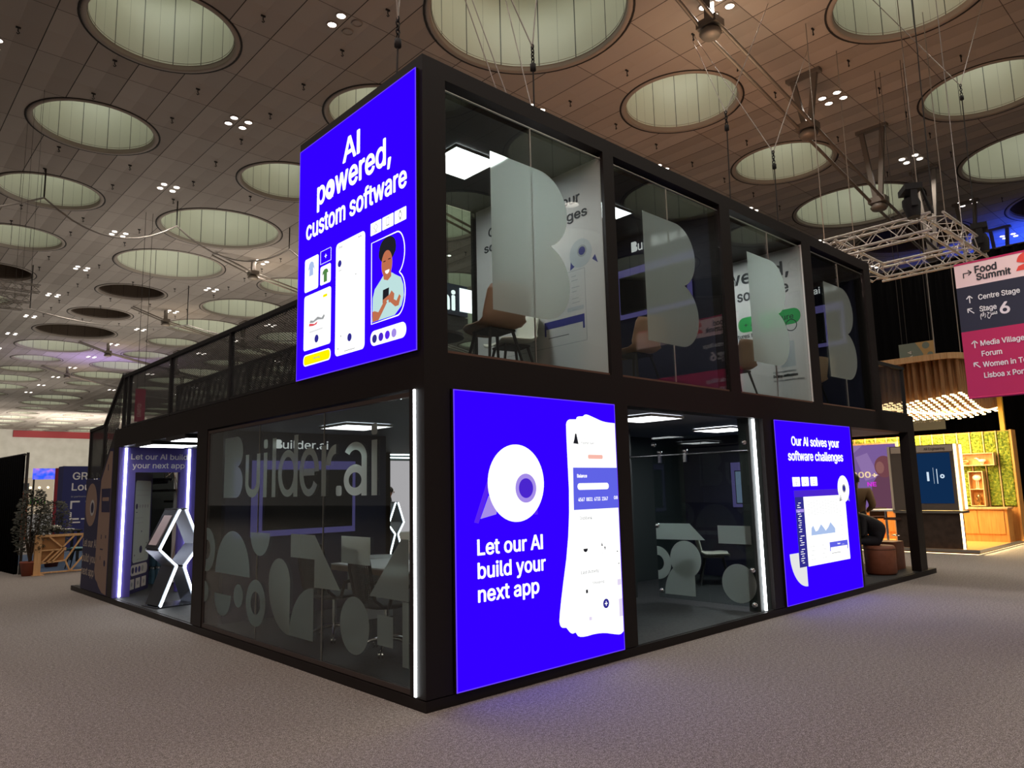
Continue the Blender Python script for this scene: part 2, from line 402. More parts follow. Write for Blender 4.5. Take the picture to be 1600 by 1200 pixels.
for i in range(-6, 12):
    for j in range(-5, 23):
        x, y = HX+S*i, HY+S*j; h = S/2
        if (i, j) in wells:
            r = wells[i, j]; n = 64; vs = []
            for k in range(n):
                a = 2*PI*(k+.5)/n; c_, s_ = math.cos(a), math.sin(a); q = h/max(abs(c_), abs(s_))
                vs += [(x+r*c_, y+r*s_, HC), (x+q*c_, y+q*s_, HC)]
            for sx in (-1, 1):
                for sy in (-1, 1): vs.append((x+sx*h, y+sy*h, HC))
            fs = [(2*k, 2*((k+1) % n), 2*((k+1) % n)+1, 2*k+1) for k in range(n)]
            for ci, k in ((2*n+3, 7), (2*n+1, 23), (2*n, 39), (2*n+2, 55)): fs.append((2*k+1, 2*(k+1)+1, ci))
            cb.add(vs, fs)
        else: cb.add([(x-h, y-h, HC), (x-h, y+h, HC), (x+h, y+h, HC), (x+h, y-h, HC)], [(0, 1, 2, 3)])
struct(cb, 'ceiling', M_CEIL)
struct(B().box(-45, 85, -36, 156, HC+3.4, HC+3.6), 'roof_slab', M_BLK2)
M_WALL = speckle('hall_wall_panels', (.60, .57, .50), (.70, .67, .60), .6, .8)
struct(B().box(-45, 85, 155, 155.4, 0, HC), 'wall_back', M_WALL)
rb = B().box(20.5, 55, 154.6, 154.95, 13.1, 14.3); o = struct(rb, 'trim_1', mat('red_fascia', (.36, .03, .035), .6))

protos = {}
for (i, j), r in sorted(wells.items()):
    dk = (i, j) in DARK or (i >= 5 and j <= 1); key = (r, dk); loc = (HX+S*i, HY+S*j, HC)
    lab = ('dark unlit round skylight well with lining coloured brown for shade, in the ceiling' if dk else
           'wide round skylight well glowing pale green in the panelled ceiling' if r > 2.5 else 'small round skylight well glowing pale green in the panelled ceiling')
    if key in protos: dup(protos[key], loc); continue
    t = thing('skylight', lab, 'skylight', loc, 0, ('unlit' if dk else 'wide' if r > 2.5 else 'small')+' round skylight wells in the ceiling')
    ri = r - .15
    lpart(B().lathe([(r+.005, -.012), (r+.06, -.02), (r+.06, .0), (r+.005, .1)], n=64, cap=False), 'shadow_gap', M_GAP, t)
    lpart(B().lathe([(r+.004, .02), (r-.02, -.03), (ri+.03, -.03), (ri, .0), (ri, .16), (ri-.03, .18)], n=64, cap=False), 'rim_frame', M_RIM, t)
    rs = ri-.02
    lpart(B().add([(rs*math.cos(2*PI*k/64), rs*math.sin(2*PI*k/64), z) for z in (.12, 2.7) for k in range(64)],
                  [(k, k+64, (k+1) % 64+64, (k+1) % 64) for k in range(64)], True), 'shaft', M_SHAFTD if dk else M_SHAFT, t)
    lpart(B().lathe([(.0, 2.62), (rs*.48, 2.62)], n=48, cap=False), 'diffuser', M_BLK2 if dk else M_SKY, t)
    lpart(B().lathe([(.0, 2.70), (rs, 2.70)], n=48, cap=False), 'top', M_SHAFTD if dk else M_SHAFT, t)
    protos[key] = t

# downlights, four to a group
M_DLENS = emis('downlight_lens', (1, .92, .82), 9.0, False); M_DOFF = mat('downlight_unlit', (.35, .3, .26), .4)
def downlight():
    t = thing('downlight', 'small round recessed downlight, one of four in a ceiling cluster', 'ceiling light', (0, 0, HC), 0, 'recessed downlights in clusters of four')
    lpart(B().lathe([(.155, .0), (.155, -.025), (.12, -.03), (.12, .0)], n=20, cap=False), 'trim_ring', M_RIM, t)
    lpart(B().lathe([(.0, -.012), (.12, -.012)], n=20, cap=False), 'lens', M_DLENS, t); return t
dl = None; dfar = None
for a in range(-2, 8):
    for b in range(-2, 15):
        gx, gy = DX+S*a, DY+S*b
        if not seen(gx, gy, HC, .02): continue
        far = math.hypot(gx-CX, gy-CY)
        if far > 105: continue
        for ox, oy in ((.25, .25), (-.25, .25), (.25, -.25), (-.25, -.25)):
            loc = (gx+ox, gy+oy, HC-.001)
            if far < 32:
                if dl is None: dl = downlight(); dl.location = loc; cur = dl
                else: cur = dup(dl, loc)
                if (a, b) == (0, 1) and ox > 0:
                    cur['label'] = 'unlit recessed downlight in the half dark cluster above the tall screen'; cur['group'] = 'unlit downlights of the half dark cluster'
                    if cur is not dl: recolor(cur, ('lens',), M_DOFF)
            else:
                if dfar is None:
                    dfar = B().lathe([(.11, .0), (.11, -.02), (.0, -.02)], n=12).obj('downlight', emis('downlight_far', (1, .92, .82), 4.0, False))
                    tag(dfar, 'tiny recessed downlight in a distant ceiling cluster', 'ceiling light', 'distant downlights far down the hall'); dfar.location = loc
                else:
                    c = dfar.copy(); COL.objects.link(c); c.location = loc
# rigging points
rp = None; nr = 0
for a in range(-3, 16):
    for b in range(-10, 22):
        x, y = -.5+S/3*a, 18.06+S/3*b
        if not seen(x, y, HC, -.01) or math.hypot(x-CX, y-CY) > 62: continue
        i, j = round((x-HX)/S), round((y-HY)/S)
        if math.hypot(x-HX-S*i, y-HY-S*j) < wells.get((i, j), 0)+.25: continue
        if (abs(x-DX-S*round((x-DX)/S)) < .7 and abs(y-DY-S*round((y-DY)/S)) < .7): continue
        nr += 1
        if nr > 280: continue
        if rp is None:
            q = B().box(-.06, .06, -.02, .02, -.04, 0); q.tube([(0, 0, -.03), (0, 0, -.13), (.04, 0, -.17), (0, 0, -.21), (-.03, 0, -.18)], .015, 6)
            rp = q.obj('ceiling_hook', M_BLK2); rp.location = (x, y, HC); tag(rp, 'small dark rigging hook hanging under the ceiling panels', 'hook', 'rigging hooks on the ceiling grid')
        else:
            c = rp.copy(); COL.objects.link(c); c.location = (x, y, HC)

# underslung steelwork, one truss every second module
PROF = [(10.8, 14.42), (13.0, 13.72), (18.5, 12.66), (23.9, 11.63), (29.4, 10.83), (34.9, 10.5), (40.4, 10.83), (45.9, 11.63), (51.3, 12.66), (56.8, 13.72), (59, 14.42)]
tp = None
STEEL_LABELS = ['steel tie rod truss with V struts right of the double deck stand', 'pair of steel tie rods close behind the top corner of the stand',
                'nearest of the tie rod trusses left of the tall blue screen', 'second tie rod truss from the tall blue screen, above the mesh railing',
                'third tie rod truss from the tall blue screen, far down the left ceiling', 'farthest tie rod truss before the pale back wall']
for k in range(6):
    y = DY + 2*S*k
    if tp is None:
        t = thing('ceiling_truss', STEEL_LABELS[0], 'roof truss', (0, y, 0))
        for s_ in (-1, 1): lpart(B().tube([(x, s_*.22, z) for x, z in PROF], .055, 8), 'tie_rod', M_STEEL, t)
        for x, z in PROF[1:-1]:
            q = B()
            if HC - z > 1.2:
                q.bar((x, -.38, HC), (x, -.09, z+.15), .16, .12, (1, 0, 0)).bar((x, .38, HC), (x, .09, z+.15), .16, .12, (1, 0, 0)).box(x-.12, x+.12, -.55, .55, HC-.12, HC)
            else: q.bar((x, 0, HC), (x, 0, z+.1), .2)
            st = lpart(q, 'strut', M_STEEL, t)
            c = B().box(x-.22, x+.22, -.3, .3, z-.05, z+.16); c.lathe([(.0, -.3), (.24, -.3), (.3, -.2), (.22, -.1), (.12, .0)], (x, 0, z), 16); o = lpart(c, 'clamp', M_STEEL, t); 
        tp = t
    else: dup(tp, (0, y, 0), None, STEEL_LABELS[k])

# ------------------------------------------------------------------ the double-deck stand
booth = thing('exhibition_stand', 'black two storey exhibition stand with glass rooms and blue screens', 'exhibition stand', (0, 0, 0))
def bp(b, name, m_): return b.obj(name, m_, booth)
FL, UF = .088, 2.69                       # lower and upper floor level
bp(B().box(0, 10.83, 0, 10.7, 0, .08), 'plinth', M_BLACK)
bp(B().box(.03, 10.45, .03, 8.4, .08, FL-.002).box(.05, 3.2, 8.4, 10.6, .08, FL-.002), 'ground_floor', M_FLOORB)
for q in ((0, .25, 0, .2), (0, .2, 4.44, 4.77), (0, .14, 8.14, 8.41), (2.27, 2.5, 0, .2), (5.19, 5.42, 0, .2), (7.7, 7.83, 0, .2), (10.13, 10.43, 0, .15),
          (10.2, 10.43, 8.2, 8.41), (4.9, 5.1, 8.2, 8.41), (2.4, 2.6, 8.2, 8.41)):
    bp(B().box(*q, FL, 2.4), 'post', M_BLACK)
for q in ((0, 10.43, 0, .2), (0, .2, .2, 8.41), (10.23, 10.43, .2, 8.41), (.2, 10.23, 8.21, 8.41)):
    bp(B().box(*q, 2.4, UF), 'floor_beam', M_BLACK)
bp(B().box(.2, 10.23, .2, 8.21, 2.4, 2.67), 'upper_deck', M_LOWC)
bp(B().box(.19, 9.0, .15, 2.1, 2.67, UF-.003), 'upper_floor', M_FLOORB)
UX = [(0, .235), (2.28, 2.45), (4.5, 4.73), (6.68, 6.95), (8.86, 9.11)]
for x0, x1 in UX:
    bp(B().box(x0, x1, 0, .17, UF, 5.03), 'upper_post', M_BLACK); bp(B().box(x0, x1, 1.97, 2.14, UF, 5.03), 'upper_post', M_BLACK)
for q in ((0, 9.11, 0, .17), (0, 9.11, 1.97, 2.14), (0, .17, .17, 1.97), (8.94, 9.11, .17, 1.97)): bp(B().box(*q, 5.03, 5.18), 'roof_beam', M_BLACK)
bp(B().box(.17, 8.94, .17, 1.97, 4.99, 5.16), 'roof', M_UPC)
bp(B().box(.0, .05, .17, 1.97, UF, 5.03), 'end_wall', M_BLACK)
# room dividers
bp(B().box(2.29, 2.44, .17, 1.97, UF, 4.99), 'partition', M_PWHITE); bp(B().box(4.51, 4.72, .17, 1.97, UF, 4.99), 'partition', M_NAVYW)
bp(B().box(6.69, 6.94, .17, 1.97, UF, 4.99), 'partition', M_PWHITE); bp(B().box(8.87, 9.1, .17, 1.97, UF, 5.03), 'partition', M_NAVYW)
bp(B().box(.25, 2.55, 4.45, 4.6, FL, 2.4), 'partition', M_NAVYW)
bp(B().box(7.7, 7.82, .2, 2.9, FL, 2.4), 'partition', M_NAVYW)
bp(B().box(4.92, 7.7, 2.9, 3.0, FL, 2.4), 'partition', M_INNER)
bp(B().box(4.88, 4.96, 1.9, 6.0, FL, 2.4), 'partition', M_INNER)
bp(B().box(.27, 2.26, .06, .1, FL, 2.4), 'screen_backing', M_INNER); bp(B().box(5.43, 7.69, .06, .1, FL, 2.4), 'screen_backing', M_NAVYW)

# glazing
def pane(poly_u0, u1, v0, v1, P, m_=None, name='glass_pane'):
    return bp(B().prism(rect(poly_u0, v0, u1, v1), P, -.012, 0), name, m_ or M_GLASSD)
FY = PY(.03)
for a, b, c in ((.245, 1.26, 2.275), (2.455, 3.42, 4.495), (4.735, 5.72, 6.675), (6.955, 7.9, 8.855)):
    p1 = pane(a, b-.004, 2.715, 4.955, FY); p2 = pane(b+.004, c, 2.715, 4.955, FY)
    bp(B().box(a, c, .026, .044, 4.955, 4.963), 'window_trim', M_ALU)
    bp(B().box(b-.004, b+.004, .028, .04, 2.72, 4.95), 'pane_joint', M_ALU)
    bp(B().box(a, c, .02, .06, 2.69, 2.713), 'window_sill', mat('sill_wood', (.14, .075, .05), .5))
    pane(a, c, 2.71, 4.98, PY(2.06), M_GLASS, 'rear_pane')
    o = film(booth, 'frosted_letter', FY, [bshape(a+.505 if a < 1 else a+.49 if a < 3 else a+.41 if a < 5 else a+.40, 3.13)], M_FROST, .003)
GX = PX(.02)
for a, b in ((-4.41, -3.0), (-2.994, -1.604), (-1.598, -.215)): pane(a, b, .13, 2.34, GX, M_GLASSL)
fr = B()
for q in (rect(-4.44, .088, -4.41, 2.38), rect(-.215, .088, -.185, 2.38), rect(-4.41, .088, -.215, .128), rect(-4.41, 2.345, -.215, 2.38)): fr.prism(q, GX, -.03, .008)
bp(fr, 'window_frame', mat('bronze_frame', (.075, .06, .055), .45, .4))
for u in (-2.997, -1.601): bp(B().prism(rect(u-.003, .13, u+.003, 2.34), GX, -.012, .001), 'pane_joint', M_ALU)
h = .235
def fz(name, polys, n=.003): film(booth, name, GX, polys, M_FROST2, n)
fz('frosted_shape', [ringpoly((-4.37, .98), .25, .11, -1.7, 1.7)])
fz('frosted_shape', [ringpoly((-2.99, .495), h, .115, 0, PI), ringpoly((-2.99, .495), h, .115, PI, 2*PI)])
for pl in (arc((-3.62, .74), .47, 0, PI), arc((-2.92, 1.21), h, PI, 2*PI), arc((-4.40, .5), .125, -PI/2, PI/2, ry=.12), arc((-3.86, .51), h, PI, 2*PI), circ((-3.43, .53), .122),
           arc((-2.455, .74), h, PI, 0) + arc((-2.22, .74), .47, 1.5*PI, PI), [(-1.75, .272)] + arc((-1.75, .272), .47, PI/2, PI),
           [(-2.22, 1.0), (-2.22, 1.22), (-1.74, 1.22), (-1.27, .76), (-1.74, .75), (-1.74, 1.0)], rect(-1.26, 1.0, -.79, 1.23), [(-.8, .76), (-.33, .76), (-.24, .76), (-.24, 1.23), (-.34, 1.23)],
           circ((-1.035, .497), h), rect(-.68, .39, -.455, .625), rect(-.325, .272, -.24, .755)): fz('frosted_shape', [pl])
fz('frosted_letter', [bshape(-3.92, 1.575, .68, .172, .52)])
def letter(c, u, w, s_=.085, X=.462, asc=.60):              # round monoline letters, no overlapping film
    v = 1.575; X2 = X/2; k = .03; box = lambda a, b, p, q: rect(u+a, v+b, u+p, v+q)
    E = lambda cx, cy_, rx, ry, a0, a1: arc((u+cx, v+cy_), rx, a0, a1, 28, ry)
    bowl = lambda hh: (lambda a: E(w/2, hh/2, w/2, hh/2, a, 2*PI-a) + E(w/2, hh/2, w/2-s_, hh/2-s_*.8, 2*PI-k, k))(math.acos((w/2-s_)/(w/2)))
    if c == 'i': return [box(0, 0, w, X), rrect(u-.004, v+.505, u+w+.004, v+asc, .025)]
    if c == 'l': return [box(0, 0, w, asc)]
    if c == '.': return [rrect(u, v, u+w, v+.09, .025)]
    if c == 'u': return [E(w/2, w*.42, w/2, w*.42, PI, 2*PI) + [(u+w, v+X), (u+w-s_, v+X)] + E(w/2, w*.42, w/2-s_, w*.42-s_, 2*PI, PI) + [(u+s_, v+X), (u, v+X)]]
    if c == 'd': return [bowl(X), box(w-s_, 0, w, asc)]
    if c == 'e': return [E(w/2, X2, w/2, X2, 0, PI*1.82) + E(w/2, X2, w/2-s_, X2-s_*.8, PI*1.82, 0), box(s_+.003, X2-.035, w-s_-.003, X2+.03)]
    if c == 'r': return [box(0, 0, s_, X), E(w, X*.6, w-s_, X*.4, PI, PI/2) + E(w, X*.6, w-2*s_, X*.4-s_, PI/2, PI)]
    return [bowl(X*.58), box(w-s_, 0, w, X*.70), E(w/2, X*.70, w/2, X*.30, 0, PI*.86) + E(w/2, X*.70, w/2-s_, X*.30-s_*.8, PI*.86, 0)]
MV = frosted('frosted_vinyl_letters', (.74, .83, .76), .62)
for c, u0, u1 in (('u', -3.33, -2.96), ('i', -2.875, -2.79), ('l', -2.67, -2.585), ('d', -2.53, -2.105), ('e', -2.07, -1.68), ('r', -1.635, -1.37), ('.', -1.365, -1.265), ('a', -1.23, -.85), ('i', -.775, -.69)):
    film(booth, 'frosted_letter', GX, letter(c, u0, u1-u0), MV, .003)

# glass partition with sliding door in the entrance bay
IX = PX(4.9)
for a, b in ((-1.49, -.73), (-.72, -.08)): pane(a, b, .14, 2.25, IX, M_GLASSL, 'door_pane')
for pl in ([(-1.49, .89), (-1.49, 1.1), (-.96, 1.105), (-.74, .9)], circ((-1.05, .65), h), rect(-.55, .87, -.1, 1.09), circ((-.30, .40), .232)):
    film(booth, 'frosted_shape', IX, [pl], M_FROST2, .003)
film(booth, 'frosted_shape', IX, [[(-.92, .19)] + arc((-.92, .19), .47, PI/2, PI)], M_FROST2, .005)
film(booth, 'frosted_shape', IX, [ringpoly((-1.49, .585), .215, .1, -PI/2, PI/2)], M_FROST2, .003)
q = B().tube([(4.87, .05, 2.0), (4.87, 1.95, 2.0)], .013, 8)
bp(q, 'door_rail', M_CHROME)
for y in (1.35, .95):
    bp(B().box(4.855, 4.885, y-.02, y+.02, 1.9, 2.06).lathe([(0, -.02), (.035, -.02), (.035, .02), (0, .02)], (4.87, y, 2.04), 12), 'door_roller', M_CHROME)
for y, z in ((1.45, 2.15), (1.45, 1.07), (1.43, .23), (.1, 2.1), (.1, .57), (.1, .17)):
    bp(B().ball((4.88, y, z), .035), 'glass_fixing', M_CHROME)
# led strips on the frame
for q in ((-.012, -.001, .112, .132), ): bp(B().box(*q, .095, 2.39), 'led_strip', M_LED)
bp(B().box(5.005, 5.027, .02, .045, .095, 2.39), 'led_strip', M_LED); bp(B().box(4.93, 5.19, .05, .2, FL, 2.4), 'post', M_INNER)
# terrace railings and stair
M_RAIL = mat('black_railing', (.012, .012, .013), .5)
def mesh_fill(P, u0, u1, v0, v1, w_, h_, t_):
    q = B(); L = u1-u0; H = v1-v0; k = H*w_/h_; n = int((L+k)/w_)+1
    for s_ in (0, 1):
        for i in range(n):
            a = u0 - k + i*w_; ta = max(0, (u0-a)/k); tb = min(1, (u1-a)/k)
            if tb-ta < .02: continue
            f = lambda t: (a+k*t, v0+H*t) if not s_ else (u0+u1-a-k*t, v0+H*t)
            p, r_ = f(ta), f(tb); q.bar(P(*p, -.002*s_), P(*r_, -.002*s_), t_, .004, P.N)
    return q
def railing(name, label, P, u0, u1, posts, v0, v1, w_, h_, t_):
    t = thing(name, label, 'railing', tuple(P(u0, v0, 0)))
    for u in posts: B().prism(rect(u-.025, v0, u+.025, v1), P, -.025, .025).obj('rail_post', M_RAIL, t)
    B().prism(rect(u0, v1-.03, u1, v1+.02), P, -.03, .03).obj('top_rail', M_RAIL, t)
    B().prism(rect(u0, v0+.02, u1, v0+.05), P, -.02, .02).obj('bottom_rail', M_RAIL, t)
    mesh_fill(P, u0, u1, v0+.05, v1-.03, w_, h_, t_).obj('wire_mesh', M_RAIL, t); return t
railing('mesh_railing', 'long black wire mesh railing along the terrace edge beside the tall screen', PX(.06), -8.22, -2.17, (-2.2, -3.93, -6.0, -7.93, -8.19), UF, 3.54, .052, .026, .0055)
railing('mesh_railing', 'short mesh railing at the right end of the upper deck, before the tube canopy', PY(.08), 9.16, 10.4, (9.2, 10.33), UF, 3.54, .05, .03, .007)
railing('mesh_railing', 'lower looking inner mesh railing around the stair opening on the terrace', PX(.9), -8.3, -3.9, (-3.93, -5.4, -6.9, -8.27), UF, 3.44, .05, .03, .009)
st = thing('staircase', 'black metal staircase with mesh sides at the far left end', 'staircase', (0, 8.4, 0))
q = B()
for k in range(4): q.box(.1, 1.1, 8.42+.2*k, 8.62+.2*k, UF-.2*(k+1), UF-.2*(k+1)+.04)
q.box(.1, 1.1, 9.2, 10.15, 1.84, 1.9)
for k in range(9): q.box(1.1+.24*k, 1.34+.24*k, 9.2, 10.15, 1.9-.2*(k+1), 1.9-.2*(k+1)+.04)
q.obj('tread', M_RAIL, st)
q = B().bar((.05, 8.41, 2.66), (.05, 9.2, 1.86), .05, .2).bar((.05, 9.2, 1.86), (.05, 10.15, 1.86), .05, .12); q.obj('stringer', M_RAIL, st)
q = B().bar((.05, 8.22, 3.58), (.05, 9.22, 2.82), .05).bar((.05, 9.22, 2.82), (.05, 10.12, 2.80), .05); q.obj('handrail', M_RAIL, st)
for y, a, b in ((9.2, 1.9, 2.82), (10.1, 1.9, 2.80)): B().box(.03, .08, y-.025, y+.025, a, b).obj('rail_post', M_RAIL, st)
mesh_fill(PX(.05), -10.08, -9.2, 1.95, 2.79, .05, .03, .011).obj('wire_mesh', M_RAIL, st)
q = B()
for i in range(26):
    y = 8.25+i*.037; z1 = 3.55-(y-8.22)*.76; z0 = max(1.95, 2.72-(y-8.41)*1.0); q.bar((.05, y, z0), (.05, min(9.2, y+.16), z1-.1), .008, .004, (1, 0, 0)); q.bar((.052, min(9.2, y+.16), z0-.12), (.052, y, z1), .008, .004, (1, 0, 0))
q.obj('wire_mesh', M_RAIL, st)
# ------------------------------------------------------------------ lit screens on the outside of the stand
N1, N2, N3, N4 = .001, .002, .003, .004
def lightbox(label, P, u0, v0, u1, v1, name='lightbox_screen'):
    t = thing(name, label, 'lit screen', tuple(P((u0+u1)/2, v0, -.03)))
    B().prism(rect(u0, v0, u1, v1), P, -.028, -.004).obj('casing', M_BLACK, t)
    B().prism(rect(u0+.008, v0+.008, u1-.008, v1-.008), P, -.004, 0).obj('light_panel', M_BLUE, t)
    q = B(); e = .008
    for r in (rect(u0, v0, u0+e, v1), rect(u1-e, v0, u1, v1), rect(u0+e, v0, u1-e, v0+e), rect(u0+e, v1-e, u1-e, v1)): q.prism(r, P, -.004, .002)
    q.obj('edge_profile', M_BTRIM, t); return t
SU, S1 = PX(-.03), PY(-.03)
# --- tall upper screen
t = lightbox('tall blue upper screen reading AI powered, custom software, with phone and smiling woman', SU, -2.08, 2.692, -.052, 5.07)
text(t, 'AI', SU, -1.215, 4.645, .22, M_WHITE, .30, .02)
text(t, 'powered,', SU, -1.70, 4.38, .235, M_WHITE, 1.29, .02)
text(t, 'custom software', SU, -1.915, 4.085, .185, M_WHITE, 1.735, .018)
flat(t, 'logo_dot', SU, [circ((-1.46, 4.455), .072)], M_WHITE, N4, .006); flat(t, 'logo_dot', SU, [circ((-1.455, 4.462), .024)], M_BLUE, .006, .007); flat(t, 'logo_dot', SU, [[(-1.425, 4.40), (-1.385, 4.37), (-1.40, 4.44)]], M_WHITE, N4, .006)
for i, u in enumerate((-.73, -.545, -.36)):
    o = flat(t, 'icon_tile', SU, [rrect(u, 3.80, u+.17, 3.912, .008)], M_WHITE, 0, N1)
    q = B(); c = (u+.085, 3.86)
    if i == 0: q.ring(c, .034, .028, SU, N1, N2, n=4); q.prism(rect(c[0]-.02, c[1]-.043, c[0]+.02, c[1]-.037), SU, N1, N2)
    elif i == 1: q.prism(rect(c[0]-.022, c[1]-.035, c[0]-.017, c[1]+.035), SU, N1, N2).prism(rect(c[0]+.017, c[1]-.035, c[0]+.022, c[1]+.035), SU, N1, N2).prism(rect(c[0]-.022, c[1]+.03, c[0]+.022, c[1]+.035), SU, N1, N2).prism(rect(c[0]-.022, c[1]-.038, c[0]+.022, c[1]-.03), SU, N1, N2)
    else: q.ring(c, .024, .019, SU, N1, N2, n=16); q.prism(rect(c[0]-.01, c[1]+.024, c[0]+.01, c[1]+.04), SU, N1, N2).prism(rect(c[0]-.01, c[1]-.04, c[0]+.01, c[1]-.024), SU, N1, N2)
    q.obj('icon', M_GREYE, o)
# product cards
c1 = flat(t, 'shirt_card', SU, [rrect(-1.935, 3.55, -1.66, 3.885, .025)], M_WHITE, 0, N1)
flat(c1, 'shirt_picture', SU, [[(-1.84, 3.70), (-1.835, 3.78), (-1.865, 3.75), (-1.875, 3.73), (-1.84, 3.825), (-1.815, 3.84), (-1.785, 3.84), (-1.76, 3.825), (-1.725, 3.73), (-1.735, 3.75), (-1.765, 3.78), (-1.76, 3.70)]], M_PALEB, N1, N2)
q = B()
for k in range(14):
    for s_ in range(4):
        a = [(-1.62+.2*k/14, 3.765), (-1.62+.2*k/14, 3.89)][s_ % 2] if s_ < 2 else [(-1.62, 3.765+.125*k/14), (-1.42, 3.765+.125*k/14)][s_ % 2]
        q.prism(rect(a[0]-.003, a[1]-.003, a[0]+.005, a[1]+.003), SU, 0, N1)
q.prism(rect(-1.54, 3.824, -1.50, 3.832), SU, 0, N1).prism(rect(-1.524, 3.808, -1.516, 3.848), SU, 0, N1); q.obj('add_tile', M_WHITE, t)
c2 = flat(t, 'tee_card', SU, [rrect(-1.62, 3.555, -1.42, 3.738, .022)], M_WHITE, 0, N1)
flat(c2, 'tee_picture', SU, [[(-1.55, 3.575), (-1.55, 3.66), (-1.575, 3.645), (-1.57, 3.68), (-1.54, 3.70), (-1.50, 3.70), (-1.475, 3.685), (-1.465, 3.655), (-1.49, 3.66), (-1.49, 3.575)]], M_GRNE, N1, N2)
c3 = flat(t, 'shoe_card', SU, [rrect(-1.935, 2.968, -1.41, 3.512, .03)], M_WHITE, 0, N1)
flat(c3, 'shoe_picture', SU, [[(-1.82, 3.23), (-1.80, 3.255), (-1.74, 3.24), (-1.66, 3.265), (-1.58, 3.24), (-1.54, 3.265), (-1.52, 3.25), (-1.55, 3.22), (-1.66, 3.235), (-1.75, 3.22)]], M_GREYE, N1, N2)
flat(c3, 'shoe_sole', SU, [[(-1.83, 3.20), (-1.82, 3.225), (-1.72, 3.205), (-1.66, 3.22), (-1.68, 3.195), (-1.75, 3.19)]], emis('lightbox_red', (.75, .08, .1), 1, False), N1, N2)
flat(c3, 'caption', SU, [rect(-1.82, 3.13, -1.56, 3.145)], M_LGREY, N1, N2); flat(c3, 'price_tag', SU, [rrect(-1.56, 3.43, -1.48, 3.455, .01)], M_YEL, N1, N2)
o = flat(c3, 'button', SU, [circ((-1.675, 3.055), .038)], M_NAVYE, N1, N2)
b1 = flat(t, 'button_rim', SU, [rrect(-1.935, 2.815, -1.405, 2.925, .045)], M_WHITE, 0, N1); flat(b1, 'yellow_button', SU, [rrect(-1.922, 2.826, -1.418, 2.914, .038)], M_YEL, N1, N2); text(b1, 'Add to bag', SU, -1.67, 2.865, .017, M_GREYE, None, 0, N2, N3, 'c')
ph = flat(t, 'phone', SU, [rrect(-1.325, 2.825, -.82, 3.885, .045)], M_WHITE, 0, N1)
q = B(); q.prism(rect(-1.29, 3.80, -.86, 3.803), SU, N1, N2).prism(rect(-1.29, 3.72, -.86, 3.723), SU, N1, N2).prism(rect(-1.29, 3.72, -1.287, 3.80), SU, N1, N2).prism(rect(-.863, 3.72, -.86, 3.80), SU, N1, N2)
q.prism(rect(-1.29, 3.55, -1.04, 3.553), SU, N1, N2).prism(rect(-1.29, 3.49, -1.04, 3.493), SU, N1, N2).prism(rect(-1.043, 3.49, -1.04, 3.553), SU, N1, N2); q.obj('search_field', M_LGREY, ph)
q = B().prism(rect(-.93, 3.845, -.91, 3.855), SU, N1, N2).prism(circ((-.89, 3.85), .008, 10), SU, N1, N2).prism(rect(-1.27, 3.615, -1.22, 3.62), SU, N1, N2).prism(circ((-.97, 3.52), .007, 10), SU, N1, N2).prism(rect(-1.16, 2.85, -.98, 2.856), SU, N1, N2).prism(circ((-1.27, 2.89), .008, 10), SU, N1, N2).prism(circ((-1.22, 3.0), .008, 10), SU, N1, N2)
q.obj('icon', M_GREYE, ph); text(ph, 'Shop', SU, -1.28, 3.83, .022, M_GREYE, None, 0, N1, N2)
flat(ph, 'button', SU, [circ((-1.255, 3.685), .032)], M_NAVYE, N1, N2); flat(ph, 'button', SU, [circ((-1.07, 2.965), .036)], M_NAVYE, N1, N2)
# woman in the letter outline
outl = bshape(-.715, 3.012, .722, .186, .806); outl = [(-.715+(a+.715)*.64, b) for a, b in outl]
def inset(poly, d):
    cx_ = sum(p[0] for p in poly)/len(poly); cy_ = sum(p[1] for p in poly)/len(poly)
    o = []
    for i in range(len(poly)):
        a, b_, c = Vector(poly[i-1]), Vector(poly[i]), Vector(poly[(i+1) % len(poly)])
        e = (c-a).normalized(); nn = Vector((-e.y, e.x)); o.append(tuple(b_+nn*d))
    return o
q = B(); inn = inset(outl, .011); k = len(outl)
for i in range(k): q.prism([outl[i], outl[(i+1) % k], inn[(i+1) % k], inn[i]], SU, N2, N3)
pw = q.obj('letter_outline', M_WHITE, t)
wm = flat(t, 'woman_picture', SU, [[(-.70, 3.03), (-.69, 3.24), (-.66, 3.31), (-.57, 3.37), (-.53, 3.40), (-.40, 3.40), (-.36, 3.375), (-.27, 3.33), (-.235, 3.26), (-.225, 3.17), (-.26, 3.09), (-.36, 3.03)]], M_TEEE, 0, N1)
flat(wm, 'neck', SU, [[(-.53, 3.42), (-.52, 3.365), (-.46, 3.345), (-.41, 3.37), (-.41, 3.44)]], M_SKINE, N1, .0013)
flat(wm, 'hair', SU, [circ((-.465, 3.635), .125, 28, .09), circ((-.47, 3.575), .115, 24, .07), circ((-.56, 3.6), .04, 14, .06), circ((-.375, 3.61), .04, 14, .06)], M_DARKE, N1, N2)
flat(wm, 'face', SU, [circ((-.472, 3.49), .082, 28, .118)], M_SKINE, N2, N3)
flat(wm, 'smile', SU, [arc((-.465, 3.435), .032, PI, 2*PI, 10)], M_WHITE, N3, N4); flat(wm, 'eye', SU, [rect(-.525, 3.515, -.49, 3.523), rect(-.45, 3.52, -.415, 3.528)], M_DARKE, N3, N4)
flat(wm, 'forearm', SU, [[(-.69, 3.03), (-.70, 3.12), (-.66, 3.12), (-.60, 3.10), (-.50, 3.19), (-.47, 3.16), (-.60, 3.03)], [(-.27, 3.17), (-.30, 3.10), (-.35, 3.10), (-.42, 3.15), (-.40, 3.18), (-.33, 3.145), (-.29, 3.19)]], M_SKINE, N1, N2)
